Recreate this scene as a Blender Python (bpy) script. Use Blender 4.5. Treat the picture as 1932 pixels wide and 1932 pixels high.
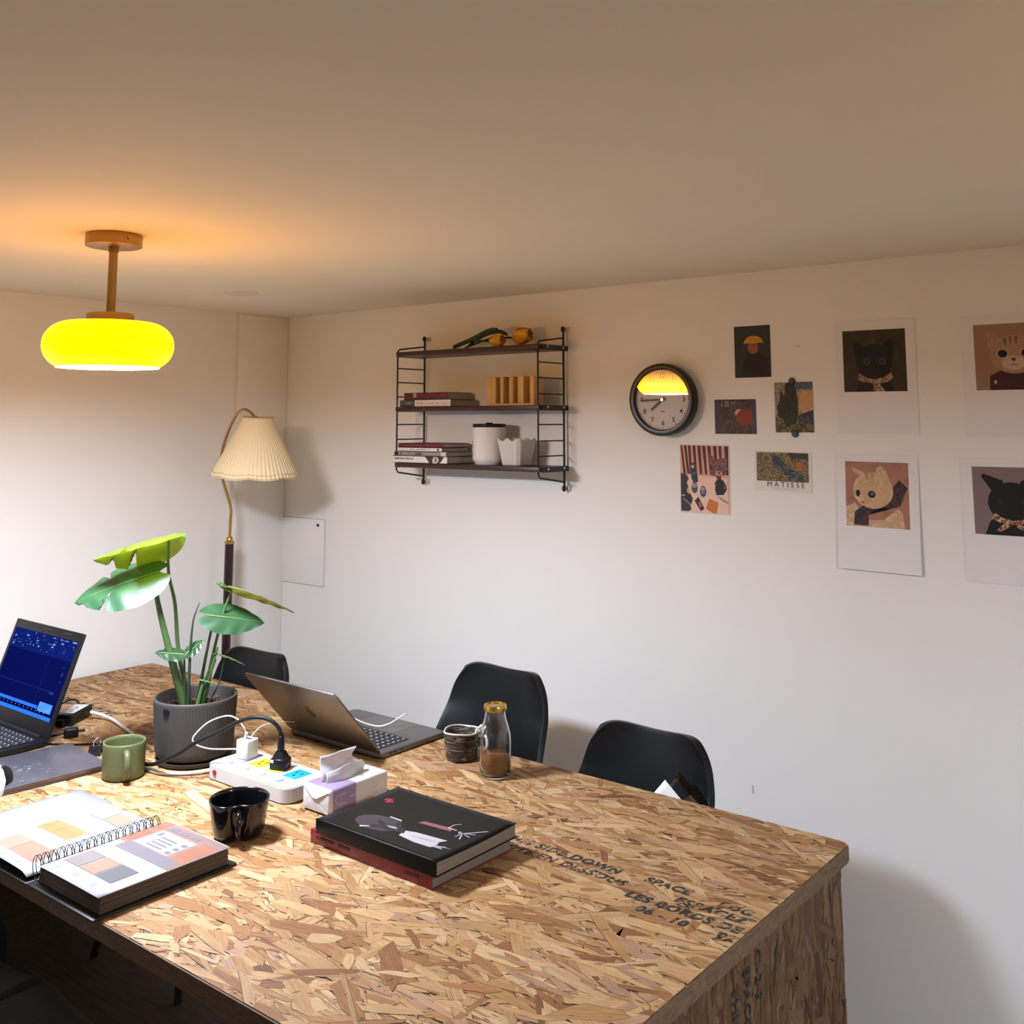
import bpy, bmesh, math, random
from mathutils import Vector, Matrix
R = math.radians
PI = math.pi
for o in list(bpy.data.objects):
    bpy.data.objects.remove(o)
S = bpy.context.scene
COL = S.collection

# ------------------------------------------------------------------ camera
cd = bpy.data.cameras.new('camera')
cam = bpy.data.objects.new('camera', cd)
COL.objects.link(cam)
yaw, pit, rol = 0.6753, 0.1279, -0.0016
fw = Vector((-math.sin(yaw) * math.cos(pit), math.cos(yaw) * math.cos(pit), math.sin(pit)))
rt = Vector((math.cos(yaw), math.sin(yaw), 0))
up = rt.cross(fw)
r2 = rt * math.cos(rol) + up * math.sin(rol)
u2 = up * math.cos(rol) - rt * math.sin(rol)
cam.matrix_world = Matrix(((r2.x, u2.x, -fw.x, 3.2899), (r2.y, u2.y, -fw.y, -2.6435), (r2.z, u2.z, -fw.z, 1.5738), (0, 0, 0, 1)))
cd.sensor_width = 36
cd.lens = 1925.17 / 1932 * 36
cd.shift_y = -(966 - 548.75) / 1932
cd.clip_start = 0.02
S.camera = cam

# ------------------------------------------------------------------ world, exposure, lamp strengths
w = bpy.data.worlds.new('world')
S.world = w
w.use_nodes = True
w.node_tree.nodes['Background'].inputs[0].default_value = (0.5, 0.45, 0.4, 1)
w.node_tree.nodes['Background'].inputs[1].default_value = 0.02
S.view_settings.view_transform = 'Standard'
S.view_settings.look = 'None'
S.view_settings.gamma = 1
S.view_settings.use_curve_mapping = False
S.view_settings.exposure = 0.16
DISC = 312.0          # white diffuser of the pendant lamp over the table
DISC_ADDED = 225.0         # added unseen twin that fills light on the right-hand wall
DISC_COL = (.86, 1.03, 1.31)
GLOW_LOW = (62, 25, 0.0)
GLOW_TOP = (4.5, 1.7, 0.0)
S.cycles.use_denoising = True
S.cycles.max_bounces = 10
S.cycles.diffuse_bounces = 6
S.cycles.sample_clamp_indirect = 20

CEIL = 1.992
TT = 0.75             # table top height

# ------------------------------------------------------------------ materials
MATS = {}
def mat(name, col=(.5, .5, .5), rough=.5, metal=0., spec=.5, emit=None, es=1., noise=None, bump=None, trans=0., ior=1.45, coat=0., sheen=0., sss=0.):
    if name in MATS:
        return MATS[name]
    m = bpy.data.materials.new(name)
    m.use_nodes = True
    nt = m.node_tree
    b = nt.nodes['Principled BSDF']
    b.inputs['Base Color'].default_value = (*col, 1)
    b.inputs['Roughness'].default_value = rough
    b.inputs['Metallic'].default_value = metal
    b.inputs['Specular IOR Level'].default_value = spec
    b.inputs['IOR'].default_value = ior
    b.inputs['Transmission Weight'].default_value = trans
    b.inputs['Coat Weight'].default_value = coat
    b.inputs['Sheen Weight'].default_value = sheen
    if sss:
        b.inputs['Subsurface Weight'].default_value = sss
        b.inputs['Subsurface Scale'].default_value = .01
    if emit:
        b.inputs['Emission Color'].default_value = (*emit, 1)
        b.inputs['Emission Strength'].default_value = es
    tc = None
    if noise or bump:
        tc = nt.nodes.new('ShaderNodeTexCoord')
    if noise:                                   # (scale, amount 0..1, stretch xyz)
        sc, am, st = noise
        mp = nt.nodes.new('ShaderNodeMapping'); mp.inputs['Scale'].default_value = st
        n = nt.nodes.new('ShaderNodeTexNoise'); n.inputs['Scale'].default_value = sc; n.inputs['Detail'].default_value = 5
        nt.links.new(tc.outputs['Object'], mp.inputs[0]); nt.links.new(mp.outputs[0], n.inputs['Vector'])
        mr = nt.nodes.new('ShaderNodeMapRange')
        mr.inputs['From Min'].default_value = .25; mr.inputs['From Max'].default_value = .75
        mr.inputs['To Min'].default_value = 1 - am; mr.inputs['To Max'].default_value = 1 + am
        nt.links.new(n.outputs['Fac'], mr.inputs['Value'])
        mx = nt.nodes.new('ShaderNodeMix'); mx.data_type = 'RGBA'; mx.blend_type = 'MULTIPLY'; mx.inputs['Factor'].default_value = 1
        mx.inputs['A'].default_value = (*col, 1)
        nt.links.new(mr.outputs[0], mx.inputs['B']); nt.links.new(mx.outputs['Result'], b.inputs['Base Color'])
    if bump:                                    # (scale, strength, distance)
        n = nt.nodes.new('ShaderNodeTexNoise'); n.inputs['Scale'].default_value = bump[0]; n.inputs['Detail'].default_value = 4
        nt.links.new(tc.outputs['Object'], n.inputs['Vector'])
        bp = nt.nodes.new('ShaderNodeBump'); bp.inputs['Strength'].default_value = bump[1]; bp.inputs['Distance'].default_value = bump[2]
        nt.links.new(n.outputs['Fac'], bp.inputs['Height']); nt.links.new(bp.outputs[0], b.inputs['Normal'])
    MATS[name] = m
    return m

def srgb(r, g, b):
    f = lambda c: (c / 255 / 12.92) if c <= 10 else ((c / 255 + .055) / 1.055) ** 2.4
    return (f(r), f(g), f(b))

def painterly(name, cols, scale=30, stretch=(1, 1, 1), rough=.6):
    """brushy mix of several colours"""
    if name in MATS:
        return MATS[name]
    m = mat(name, cols[0], rough)
    nt = m.node_tree; b = nt.nodes['Principled BSDF']
    tc = nt.nodes.new('ShaderNodeTexCoord'); mp = nt.nodes.new('ShaderNodeMapping'); mp.inputs['Scale'].default_value = stretch
    n = nt.nodes.new('ShaderNodeTexNoise'); n.inputs['Scale'].default_value = scale; n.inputs['Detail'].default_value = 3; n.inputs['Distortion'].default_value = 1.5
    cr = nt.nodes.new('ShaderNodeValToRGB'); cr.color_ramp.interpolation = 'CONSTANT' if len(cols) > 3 else 'LINEAR'
    el = cr.color_ramp.elements
    while len(el) < len(cols):
        el.new(.5)
    for i, c in enumerate(cols):
        el[i].position = .3 + .4 * i / max(1, len(cols) - 1) - (.06 if len(cols) > 3 else 0); el[i].color = (*c, 1)
    nt.links.new(tc.outputs['Object'], mp.inputs[0]); nt.links.new(mp.outputs[0], n.inputs['Vector'])
    nt.links.new(n.outputs['Fac'], cr.inputs[0]); nt.links.new(cr.outputs[0], b.inputs['Base Color'])
    return m

def thin_glass(name, ior=1.5, tint=(1, 1, 1), mirror=None):
    if name in MATS:
        return MATS[name]
    m = bpy.data.materials.new(name); m.use_nodes = True; nt = m.node_tree; nt.nodes.clear()
    out = nt.nodes.new('ShaderNodeOutputMaterial'); fr = nt.nodes.new('ShaderNodeFresnel'); fr.inputs[0].default_value = ior
    tr = nt.nodes.new('ShaderNodeBsdfTransparent'); tr.inputs[0].default_value = (*tint, 1)
    gl = nt.nodes.new('ShaderNodeBsdfGlossy'); gl.inputs['Roughness'].default_value = 0.0
    mx = nt.nodes.new('ShaderNodeMixShader')
    if mirror is None: nt.links.new(fr.outputs[0], mx.inputs[0])
    else: mx.inputs[0].default_value = mirror
    nt.links.new(tr.outputs[0], mx.inputs[1]); nt.links.new(gl.outputs[0], mx.inputs[2])
    nt.links.new(mx.outputs[0], out.inputs[0])
    MATS[name] = m
    return m

# ------------------------------------------------------------------ mesh builder
def smooth_path(pts, n=8, closed=False):
    P = [Vector(p) for p in pts]
    out = []
    L = len(P)
    rng = range(L if closed else L - 1)
    for i in rng:
        p1, p2 = P[i], P[(i + 1) % L]
        p0 = P[i - 1] if (i > 0 or closed) else p1 * 2 - p2
        p3 = P[(i + 2) % L] if (i + 2 < L or closed) else p2 * 2 - p1
        for k in range(n):
            t = k / n
            out.append(.5 * ((2 * p1) + (p2 - p0) * t + (2 * p0 - 5 * p1 + 4 * p2 - p3) * t * t + (3 * p1 - p0 - 3 * p2 + p3) * t ** 3))
    if not closed:
        out.append(P[-1])
    return out

class MB:
    def __init__(s):
        s.v = []; s.f = []; s.m = []; s.s = []
    def add(s, verts, faces, m=0, smooth=False, M=None):
        k = len(s.v)
        for p in verts:
            p = Vector(p)
            s.v.append(M @ p if M else p)
        for f in faces:
            s.f.append([i + k for i in f]); s.m.append(m); s.s.append(smooth)
        return s
    def box(s, c, d, m=0, b=0., seg=2, M=None, rz=0.):
        bm = bmesh.new()
        bmesh.ops.create_cube(bm, size=1)
        for v in bm.verts:
            v.co = Vector((v.co.x * d[0], v.co.y * d[1], v.co.z * d[2]))
        if b > 0:
            bmesh.ops.bevel(bm, geom=bm.edges[:], offset=min(b, .49 * min(d)), segments=seg, affect='EDGES', profile=.5)
        if rz:
            bmesh.ops.rotate(bm, verts=bm.verts, cent=(0, 0, 0), matrix=Matrix.Rotation(rz, 3, 'Z'))
        bmesh.ops.translate(bm, verts=bm.verts, vec=c)
        s._take(bm, m, b > 0, M)
        return s
    def _take(s, bm, m, smooth, M=None):
        bm.verts.index_update()
        s.add([v.co.copy() for v in bm.verts], [[v.index for v in f.verts] for f in bm.faces], m, smooth, M)
        bm.free()
    def prism(s, poly, z0, z1, m=0, M=None, bev=0.):
        n = len(poly)
        if bev > 0:
            bm = bmesh.new()
            a = [bm.verts.new((p[0], p[1], z0)) for p in poly]; b = [bm.verts.new((p[0], p[1], z1)) for p in poly]
            bm.faces.new(a[::-1]); bm.faces.new(b)
            for i in range(n):
                bm.faces.new((a[i], a[(i + 1) % n], b[(i + 1) % n], b[i]))
            es = [e for e in bm.edges if abs(e.verts[0].co.z - e.verts[1].co.z) < 1e-9]
            bmesh.ops.bevel(bm, geom=es, offset=bev, segments=2, affect='EDGES', profile=.5)
            s._take(bm, m, True, M)
            return s
        v = [(p[0], p[1], z0) for p in poly] + [(p[0], p[1], z1) for p in poly]
        f = [list(range(n))[::-1], list(range(n, 2 * n))] + [[i, (i + 1) % n, n + (i + 1) % n, n + i] for i in range(n)]
        return s.add(v, f, m, False, M)
    def lathe(s, prof, seg=48, c=(0, 0, 0), m=0, smooth=True, M=None, fn=None):
        v = []; f = []
        n = len(prof)
        for i in range(seg):
            a = 2 * PI * i / seg
            for j, (r, z) in enumerate(prof):
                rr = r * (fn(a, z, j) if fn else 1)
                v.append((c[0] + rr * math.cos(a), c[1] + rr * math.sin(a), c[2] + z))
        for i in range(seg):
            k = (i + 1) % seg
            for j in range(n - 1):
                f.append([i * n + j, k * n + j, k * n + j + 1, i * n + j + 1])
        if prof[0][0] > 1e-6:
            pass
        return s.add(v, f, m, smooth, M)
    def cyl(s, p0, p1, r0, r1=None, seg=24, m=0, cap=True):
        r1 = r0 if r1 is None else r1
        p0, p1 = Vector(p0), Vector(p1)
        d = (p1 - p0).normalized()
        a = d.orthogonal().normalized(); b = d.cross(a)
        v = []
        for p, r in ((p0, r0), (p1, r1)):
            for i in range(seg):
                t = 2 * PI * i / seg
                v.append(p + a * (r * math.cos(t)) + b * (r * math.sin(t)))
        s.add(v, [[i, (i + 1) % seg, seg + (i + 1) % seg, seg + i] for i in range(seg)], m, True)
        if cap:
            s.add(v[:seg], [list(range(seg))[::-1]], m); s.add(v[seg:], [list(range(seg))], m)
        return s
    def tube(s, pts, r, seg=10, m=0, closed=False, sm=0, taper=None):
        P = smooth_path(pts, sm, closed) if sm else [Vector(p) for p in pts]
        n = len(P)
        v = []; f = []
        T = [(P[(i + 1) % n] - P[i - 1] if closed else P[min(i + 1, n - 1)] - P[max(i - 1, 0)]).normalized() for i in range(n)]
        a = T[0].orthogonal().normalized()
        for i in range(n):
            a = (a - T[i] * a.dot(T[i])).normalized()
            b = T[i].cross(a)
            rr = r * (taper(i / (n - 1)) if taper else 1)
            for k in range(seg):
                t = 2 * PI * k / seg
                v.append(P[i] + a * (rr * math.cos(t)) + b * (rr * math.sin(t)))
        for i in range(n if closed else n - 1):
            j = (i + 1) % n
            for k in range(seg):
                l = (k + 1) % seg
                f.append([i * seg + k, i * seg + l, j * seg + l, j * seg + k])
        s.add(v, f, m, True)
        if not closed:
            s.add(v[:seg], [list(range(seg))[::-1]], m); s.add(v[-seg:], [list(range(seg))], m)
        return s
    def grid(s, fn, nu, nv, m=0, smooth=True, M=None, thick=0.):
        v = [fn(i / nu, j / nv) for i in range(nu + 1) for j in range(nv + 1)]
        f = [[i * (nv + 1) + j, (i + 1) * (nv + 1) + j, (i + 1) * (nv + 1) + j + 1, i * (nv + 1) + j + 1] for i in range(nu) for j in range(nv)]
        return s.add(v, f, m, smooth, M)
    def sphere(s, c, r, m=0, sc=(1, 1, 1), seg=16, M=None):
        bm = bmesh.new()
        bmesh.ops.create_uvsphere(bm, u_segments=seg, v_segments=max(6, seg // 2), radius=r)
        for v in bm.verts:
            v.co = Vector((v.co.x * sc[0] + c[0], v.co.y * sc[1] + c[1], v.co.z * sc[2] + c[2]))
        s._take(bm, m, True, M)
        return s
    def build(s, name, mats, parent=None, loc=(0, 0, 0), rot=(0, 0, 0)):
        me = bpy.data.meshes.new(name)
        me.from_pydata([tuple(p) for p in s.v], [], s.f)
        for mm in (mats if isinstance(mats, (list, tuple)) else [mats]):
            me.materials.append(mm)
        me.polygons.foreach_set('material_index', s.m)
        me.polygons.foreach_set('use_smooth', s.s)
        me.update()
        o = bpy.data.objects.new(name, me)
        COL.objects.link(o)
        o.location = loc; o.rotation_euler = rot
        if parent:
            o.parent = parent
        return o

def solid(o, t, off=0.):
    md = o.modifiers.new('thickness', 'SOLIDIFY'); md.thickness = t; md.offset = off
    return o
def sharp(o, ang=40):
    me = o.data
    bm = bmesh.new(); bm.from_mesh(me)
    for e in bm.edges:
        if len(e.link_faces) == 2 and e.calc_face_angle(0) > R(ang):
            e.smooth = False
    bm.to_mesh(me); bm.free()
    return o
def tag(o, label=None, cat=None, group=None, kind=None):
    if label: o['label'] = label
    if cat: o['category'] = cat
    if group: o['group'] = group
    if kind: o['kind'] = kind
    return o
def thing(name, loc, rz=0., label=None, cat=None, group=None):
    o = bpy.data.objects.new(name, None)
    COL.objects.link(o)
    o.empty_display_size = .05
    o.location = loc; o.rotation_euler = (0, 0, rz)
    return tag(o, label, cat, group)
def struct(name, mb, m, **k):
    o = mb.build(name, m, **k); o['kind'] = 'structure'; return o
def copy_tree(o, parent=None):
    c = o.copy(); COL.objects.link(c)
    if parent: c.parent = parent
    for ch in list(o.children):
        copy_tree(ch, c)
    return c
def text(body, size, m, parent, M, name='lettering', ext=.0001, bold=0., align='CENTER', spacing=1.0, shear=0.):
    cu = bpy.data.curves.new(name, 'FONT')
    cu.body = body; cu.size = size; cu.extrude = ext; cu.offset = bold; cu.align_x = align; cu.align_y = 'CENTER'
    cu.space_character = spacing; cu.shear = shear; cu.resolution_u = 3
    t = bpy.data.objects.new('tmp', cu)
    COL.objects.link(t)
    bpy.context.view_layer.update()
    me = bpy.data.meshes.new_from_object(t.evaluated_get(bpy.context.evaluated_depsgraph_get()))
    bpy.data.objects.remove(t); bpy.data.curves.remove(cu)
    me.transform(M)
    me.materials.clear(); me.materials.append(m)
    o = bpy.data.objects.new(name, me); COL.objects.link(o); o.parent = parent
    return o
def basis(ex, ey, loc):
    ex, ey = Vector(ex).normalized(), Vector(ey).normalized(); ez = ex.cross(ey)
    return Matrix(((ex.x, ey.x, ez.x, loc[0]), (ex.y, ey.y, ez.y, loc[1]), (ex.z, ey.z, ez.z, loc[2]), (0, 0, 0, 1)))
def ell(cx, cy, rx, ry, n=24, a0=0., a1=2 * PI):
    full = abs(a1 - a0 - 2 * PI) < 1e-6
    return [(cx + rx * math.cos(a0 + (a1 - a0) * i / (n if full else n - 1)), cy + ry * math.sin(a0 + (a1 - a0) * i / (n if full else n - 1))) for i in range(n)]
def rrect(x0, y0, x1, y1, r, n=6):
    out = []
    for cx, cy, a in ((x1 - r, y1 - r, 0), (x0 + r, y1 - r, PI / 2), (x0 + r, y0 + r, PI), (x1 - r, y0 + r, 1.5 * PI)):
        out += [(cx + r * math.cos(a + PI / 2 * i / n), cy + r * math.sin(a + PI / 2 * i / n)) for i in range(n + 1)]
    return out

# ------------------------------------------------------------------ common materials
m_wall = mat('white wall paint', (.80, .78, .72), .75, spec=.2, noise=(1.6, .02, (1, 1, 1)), bump=(90, .08, .002))
m_ceil = mat('white ceiling paint', (.83, .76, .60), .8, spec=.15, noise=(2, .02, (1, 1, 1)), bump=(60, .06, .002))
m_floor = mat('dark floor boards', (.16, .10, .06), .55, noise=(8, .3, (1, 10, 1)))
m_dim = mat('grey paint', (.42, .40, .37), .8)
m_black = mat('black plastic', (.005, .005, .0055), .4, spec=.28)
m_blackm = mat('black powder coated metal', (.008, .008, .009), .42)
m_white = mat('white plastic', (.78, .77, .76), .3)
m_paper = mat('white paper', (.8, .79, .78), .7, spec=.2)
m_brass = mat('aged brass', (.52, .31, .10), .28, metal=1.)
m_pbrass = mat('matt gold brass', (.40, .25, .09), .38, metal=1.)

# ------------------------------------------------------------------ room shell
X1, Y1 = 5.0, -3.7
struct('floor', MB().box((X1 / 2, Y1 / 2, -.05), (X1 + .2, -Y1 + .2, .1)), m_floor)
struct('ceiling', MB().box((X1 / 2, Y1 / 2, CEIL + .05), (X1 + .2, -Y1 + .2, .1)), m_ceil)
struct('wall_left', MB().box((-.05, Y1 / 2, CEIL / 2), (.1, -Y1 + .2, CEIL)), m_wall)
struct('wall_back', MB().box((X1 / 2, .05, CEIL / 2), (X1 + .2, .1, CEIL)), m_wall)
struct('wall_right', MB().box((X1 + .05, Y1 / 2, CEIL / 2), (.1, -Y1 + .2, CEIL)), m_wall)
struct('wall_front', MB().box((X1 / 2, Y1 - .05, CEIL / 2), (X1 + .2, .1, CEIL)), m_dim)
struct('trim_1', MB().box((.008, -.118, CEIL / 2), (.02, .236, CEIL), b=.004), m_wall)   # boxed-in pipe column in the corner

# ------------------------------------------------------------------ strand board (OSB) flakes
def osb_mat(name, tint=1.):
    m = bpy.data.materials.new(name); m.use_nodes = True; nt = m.node_tree; b = nt.nodes['Principled BSDF']
    at = nt.nodes.new('ShaderNodeAttribute'); at.attribute_name = 'flake'
    uv = nt.nodes.new('ShaderNodeUVMap'); uv.uv_map = 'UVMap'
    mp = nt.nodes.new('ShaderNodeMapping'); mp.inputs['Scale'].default_value = (22, 420, 1)
    n = nt.nodes.new('ShaderNodeTexNoise'); n.inputs['Scale'].default_value = 1; n.inputs['Detail'].default_value = 4
    mr = nt.nodes.new('ShaderNodeMapRange'); mr.inputs['From Min'].default_value = .28; mr.inputs['From Max'].default_value = .7
    mr.inputs['To Min'].default_value = .66; mr.inputs['To Max'].default_value = 1.16
    mx = nt.nodes.new('ShaderNodeMix'); mx.data_type = 'RGBA'; mx.blend_type = 'MULTIPLY'; mx.inputs['Factor'].default_value = 1
    nt.links.new(uv.outputs[0], mp.inputs[0]); nt.links.new(mp.outputs[0], n.inputs['Vector']); nt.links.new(n.outputs['Fac'], mr.inputs['Value'])
    nt.links.new(at.outputs['Color'], mx.inputs['A']); nt.links.new(mr.outputs[0], mx.inputs['B']); nt.links.new(mx.outputs['Result'], b.inputs['Base Color'])
    b.inputs['Roughness'].default_value = .62; b.inputs['Specular IOR Level'].default_value = .25
    return m
m_osb = osb_mat('strand board')
m_osbedge = mat('strand board edge', (.13, .075, .035), .7, noise=(60, .35, (1, 1, 3)))

def clip(poly, bound):
    out = poly
    n = len(bound)
    for i in range(n):
        ax, ay = bound[i]; bx, by = bound[(i + 1) % n]
        ex, ey = bx - ax, by - ay
        src = out; out = []
        for j in range(len(src)):
            p, q = src[j], src[(j + 1) % len(src)]
            dp = ex * (p[1] - ay) - ey * (p[0] - ax); dq = ex * (q[1] - ay) - ey * (q[0] - ax)
            if dp >= 0: out.append(p)
            if (dp >= 0) != (dq >= 0):
                t = dp / (dp - dq); out.append((p[0] + (q[0] - p[0]) * t, p[1] + (q[1] - p[1]) * t, p[2] + (q[2] - p[2]) * t, p[3] + (q[3] - p[3]) * t))
        if len(out) < 3: return []
    return out

PAL = [((.66, .41, .20), 5), ((.58, .34, .155), 5), ((.50, .27, .11), 4), ((.42, .20, .075), 2.2), ((.33, .145, .055), 1.2), ((.72, .49, .27), 2.5), ((.55, .33, .20), 2), ((.24, .11, .045), .35)]
def flakes(bound, n, seed, ang0, spread, M, thick=.0014, tone=.66, warm=1.):
    """strand board face: overlapping wood strands clipped to a convex outline; M maps (x, y, height) to the board"""
    rnd = random.Random(seed)
    xs = [p[0] for p in bound]; ys = [p[1] for p in bound]
    V = []; F = []; C = []; U = []
    tot = sum(wt for _, wt in PAL)
    def put(poly, z, col):
        pc = clip(poly, bound)
        if not pc: return
        k = len(V)
        for p in pc:
            V.append(M @ Vector((p[0], p[1], z))); U.append((p[2], p[3])); C.append((*col, 1))
        F.append(list(range(k, k + len(pc))))
    lay = 620
    used = {}
    for i in range(n):
        big = i / n
        cx = rnd.uniform(min(xs) - .02, max(xs) + .02); cy = rnd.uniform(min(ys) - .02, max(ys) + .02)
        L = min(.17, max(.02, rnd.lognormvariate(math.log(.070), .5)))
        W = min(.036, max(.003, rnd.lognormvariate(math.log(.0138), .55)))
        if W > L * .6: W = L * .6
        a = ang0 + rnd.gauss(0, spread)
        if rnd.random() < .12: a += rnd.uniform(-1.4, 1.4)
        ca, sa = math.cos(a), math.sin(a)
        k = rnd.random() * tot
        for c, wt in PAL:
            k -= wt
            if k <= 0: break
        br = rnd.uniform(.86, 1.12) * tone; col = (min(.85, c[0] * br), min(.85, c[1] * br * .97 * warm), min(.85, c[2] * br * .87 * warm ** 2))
        h, wd = L / 2, W / 2
        j = lambda s: rnd.uniform(-s, s)
        sk1, sk2 = j(.9) * W, j(.9) * W
        pts = [(-h + sk1, -wd), (-h * .35, -wd + j(.10) * W), (h * .35, -wd + j(.10) * W), (h + sk2, -wd * rnd.uniform(.3, 1)),
               (h - sk2 * .6 + j(.1) * W, wd * rnd.uniform(.3, 1)), (h * .3, wd + j(.10) * W), (-h * .3, wd + j(.10) * W), (-h - sk1 * .6, wd * rnd.uniform(.4, 1))]
        uo, vo = rnd.uniform(0, 50), rnd.uniform(0, 50)
        poly = [(cx + x * ca - y * sa, cy + x * sa + y * ca, x + uo, y + vo) for x, y in pts]
        bx0, bx1 = min(p[0] for p in poly), max(p[0] for p in poly); by0, by1 = min(p[1] for p in poly), max(p[1] for p in poly)
        cells = [(gx, gy) for gx in range(int(bx0 // .06), int(bx1 // .06) + 1) for gy in range(int(by0 // .06), int(by1 // .06) + 1)]
        taken = set(l for cl in cells for l in used.get(cl, ()))
        lv = rnd.randrange(lay)
        while lv in taken and len(taken) < lay: lv = (lv + 1) % lay
        for cl in cells: used.setdefault(cl, []).append(lv)
        z = -thick + thick * lv / lay
        if rnd.random() < .62:          # dark glue line, also the painted edge shadow of the strand
            dx, dy = j(.0011), j(.0011)
            g = rnd.uniform(1.0, 1.012)
            dk = rnd.uniform(.5, 1.2)
            put([(cx + (p[0] - cx) * g + dx, cy + (p[1] - cy) * g + dy, p[2], p[3]) for p in poly], z - thick / lay * .5, (.10 * dk, .045 * dk, .018 * dk))
        put(poly, z, col)
    for i in range(n // 7):             # little dark slivers, shadow painted in the gaps between strands
        cx = rnd.uniform(min(xs), max(xs)); cy = rnd.uniform(min(ys), max(ys)); a = ang0 + rnd.gauss(0, spread * 1.4)
        L, W = rnd.uniform(.004, .022), rnd.uniform(.0006, .0022)
        ca, sa = math.cos(a), math.sin(a)
        pts = [(-L / 2, 0), (-L * .1, -W * .6), (L / 2, W * .2), (L * .1, W * .7)]
        put([(cx + x * ca - y * sa, cy + x * sa + y * ca, x, y) for x, y in pts], rnd.uniform(.00001, .00005), (.05, .022, .01))
    return V, F, C, U

def flake_mesh(name, base_mb, base_mat, fl, parent):
    """board body plus its strands as one mesh"""
    V, F, C, U = fl
    o = base_mb.build(name, [base_mat, m_osb], parent)
    me0 = o.data
    nv = len(base_mb.v)
    me = bpy.data.meshes.new(name)
    me.from_pydata([tuple(p) for p in base_mb.v] + [tuple(p) for p in V], [], base_mb.f + [[i + nv for i in f] for f in F])
    for m in (base_mat, m_osb): me.materials.append(m)
    me.polygons.foreach_set('material_index', [0] * len(base_mb.f) + [1] * len(F))
    uvl = me.uv_layers.new(name='UVMap')
    vc = me.color_attributes.new('flake', 'FLOAT_COLOR', 'POINT')
    cols = [x for _ in range(nv) for x in (.4, .25, .12, 1)] + [x for c in C for x in c]
    vc.data.foreach_set('color', cols)
    uvs = []
    UU = [(0, 0)] * nv + U
    for l in me.loops:
        uvs += UU[l.vertex_index]
    uvl.data.foreach_set('uv', uvs)
    me.update()
    o.data = me
    bpy.data.meshes.remove(me0)
    return o

# ------------------------------------------------------------------ work table
TX0, TX1, TY0, TY1 = .023, 2.4776, -1.6547, -.5597
table = thing('work_table', (1.25, -1.107, 0), 0, 'long strand board work table with printed stamps on its top', 'table')
toff = Matrix.Translation((-1.25, 1.107, 0))
tb = MB()
outl = [(p[0] - 1.25, p[1] + 1.107) for p in rrect(TX0, TY0, TX1, TY1, .022, 5)]
tb.prism(outl, TT - .030, TT - .0016, bev=.003)
ins = [(p[0] - 1.25, p[1] + 1.107) for p in rrect(TX0 + .003, TY0 + .003, TX1 - .003, TY1 - .003, .02, 5)]
flake_mesh('tabletop', tb, m_osbedge, flakes(ins, 11500, 5, 0.0, .36, Matrix.Translation((0, 0, TT))), table)
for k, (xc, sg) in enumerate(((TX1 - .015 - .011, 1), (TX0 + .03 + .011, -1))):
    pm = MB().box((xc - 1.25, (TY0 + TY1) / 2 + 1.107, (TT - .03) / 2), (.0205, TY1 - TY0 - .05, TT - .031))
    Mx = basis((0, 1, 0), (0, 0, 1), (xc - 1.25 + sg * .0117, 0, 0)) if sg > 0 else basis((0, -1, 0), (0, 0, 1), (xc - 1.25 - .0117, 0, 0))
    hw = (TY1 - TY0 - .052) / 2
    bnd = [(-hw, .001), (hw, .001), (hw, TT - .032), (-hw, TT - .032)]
    flake_mesh('end_panel', pm, m_osbedge, flakes(bnd, 2600 if sg > 0 else 300, 11 + k, PI / 2, .33, Mx, tone=.22, warm=.86), table)  # darker strand tone puts the shade on the end panels into their colour
MB().box((0, TY1 + .10 + 1.107 - .15, .33), (2.35, .02, .12)).build('rear_rail', m_osbedge, table)

def stamp_mat(name, cover):
    m = bpy.data.materials.new(name); m.use_nodes = True; nt = m.node_tree
    b = nt.nodes['Principled BSDF']; b.inputs['Base Color'].default_value = (.022, .02, .022, 1); b.inputs['Roughness'].default_value = .7
    out = nt.nodes['Material Output']
    tc = nt.nodes.new('ShaderNodeTexCoord'); n = nt.nodes.new('ShaderNodeTexNoise'); n.inputs['Scale'].default_value = 70; n.inputs['Detail'].default_value = 3
    mr = nt.nodes.new('ShaderNodeMapRange'); mr.inputs['From Min'].default_value = .40; mr.inputs['From Max'].default_value = .56
    mr.inputs['To Min'].default_value = .12; mr.inputs['To Max'].default_value = cover
    tr = nt.nodes.new('ShaderNodeBsdfTransparent'); mx = nt.nodes.new('ShaderNodeMixShader')
    nt.links.new(tc.outputs['Object'], n.inputs['Vector']); nt.links.new(n.outputs['Fac'], mr.inputs['Value']); nt.links.new(mr.outputs[0], mx.inputs[0])
    nt.links.new(tr.outputs[0], mx.inputs[1]); nt.links.new(b.outputs[0], mx.inputs[2]); nt.links.new(mx.outputs[0], out.inputs[0])
    return m
m_ink = stamp_mat('black stamp ink', .92)
m_ink2 = stamp_mat('faded stamp ink', .62)
def stamp(body, x, y, size, m, ax=0., shear=.15, spacing=1.15, bold=.0006):
    text(body, size, m, table, toff @ basis((math.cos(ax), math.sin(ax), 0), (-math.sin(ax), math.cos(ax), 0), (x, y, TT + .0002)), 'stamp_lettering', .00005, bold, 'LEFT', spacing, shear)
stamp('THIS SIDE DOWN', 1.915, -.956, .031, m_ink, bold=.0014)
stamp('CÔTÉ EN DESSOUS', 1.925, -.992, .031, m_ink2, bold=.0012)
stamp('SPACE', 2.243, -.951, .029, m_ink, bold=.0016)
stamp('EDG', 2.392, -.955, .029, m_ink2, bold=.0012)
stamp('ESPACEZ', 2.325, -.986, .030, m_ink2, bold=.0014)
stamp('LES BORDS DE', 2.246, -1.021, .030, m_ink, bold=.0016)
stamp('06 - 10', 2.288, -1.056, .029, m_ink, bold=.0016)
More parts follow.
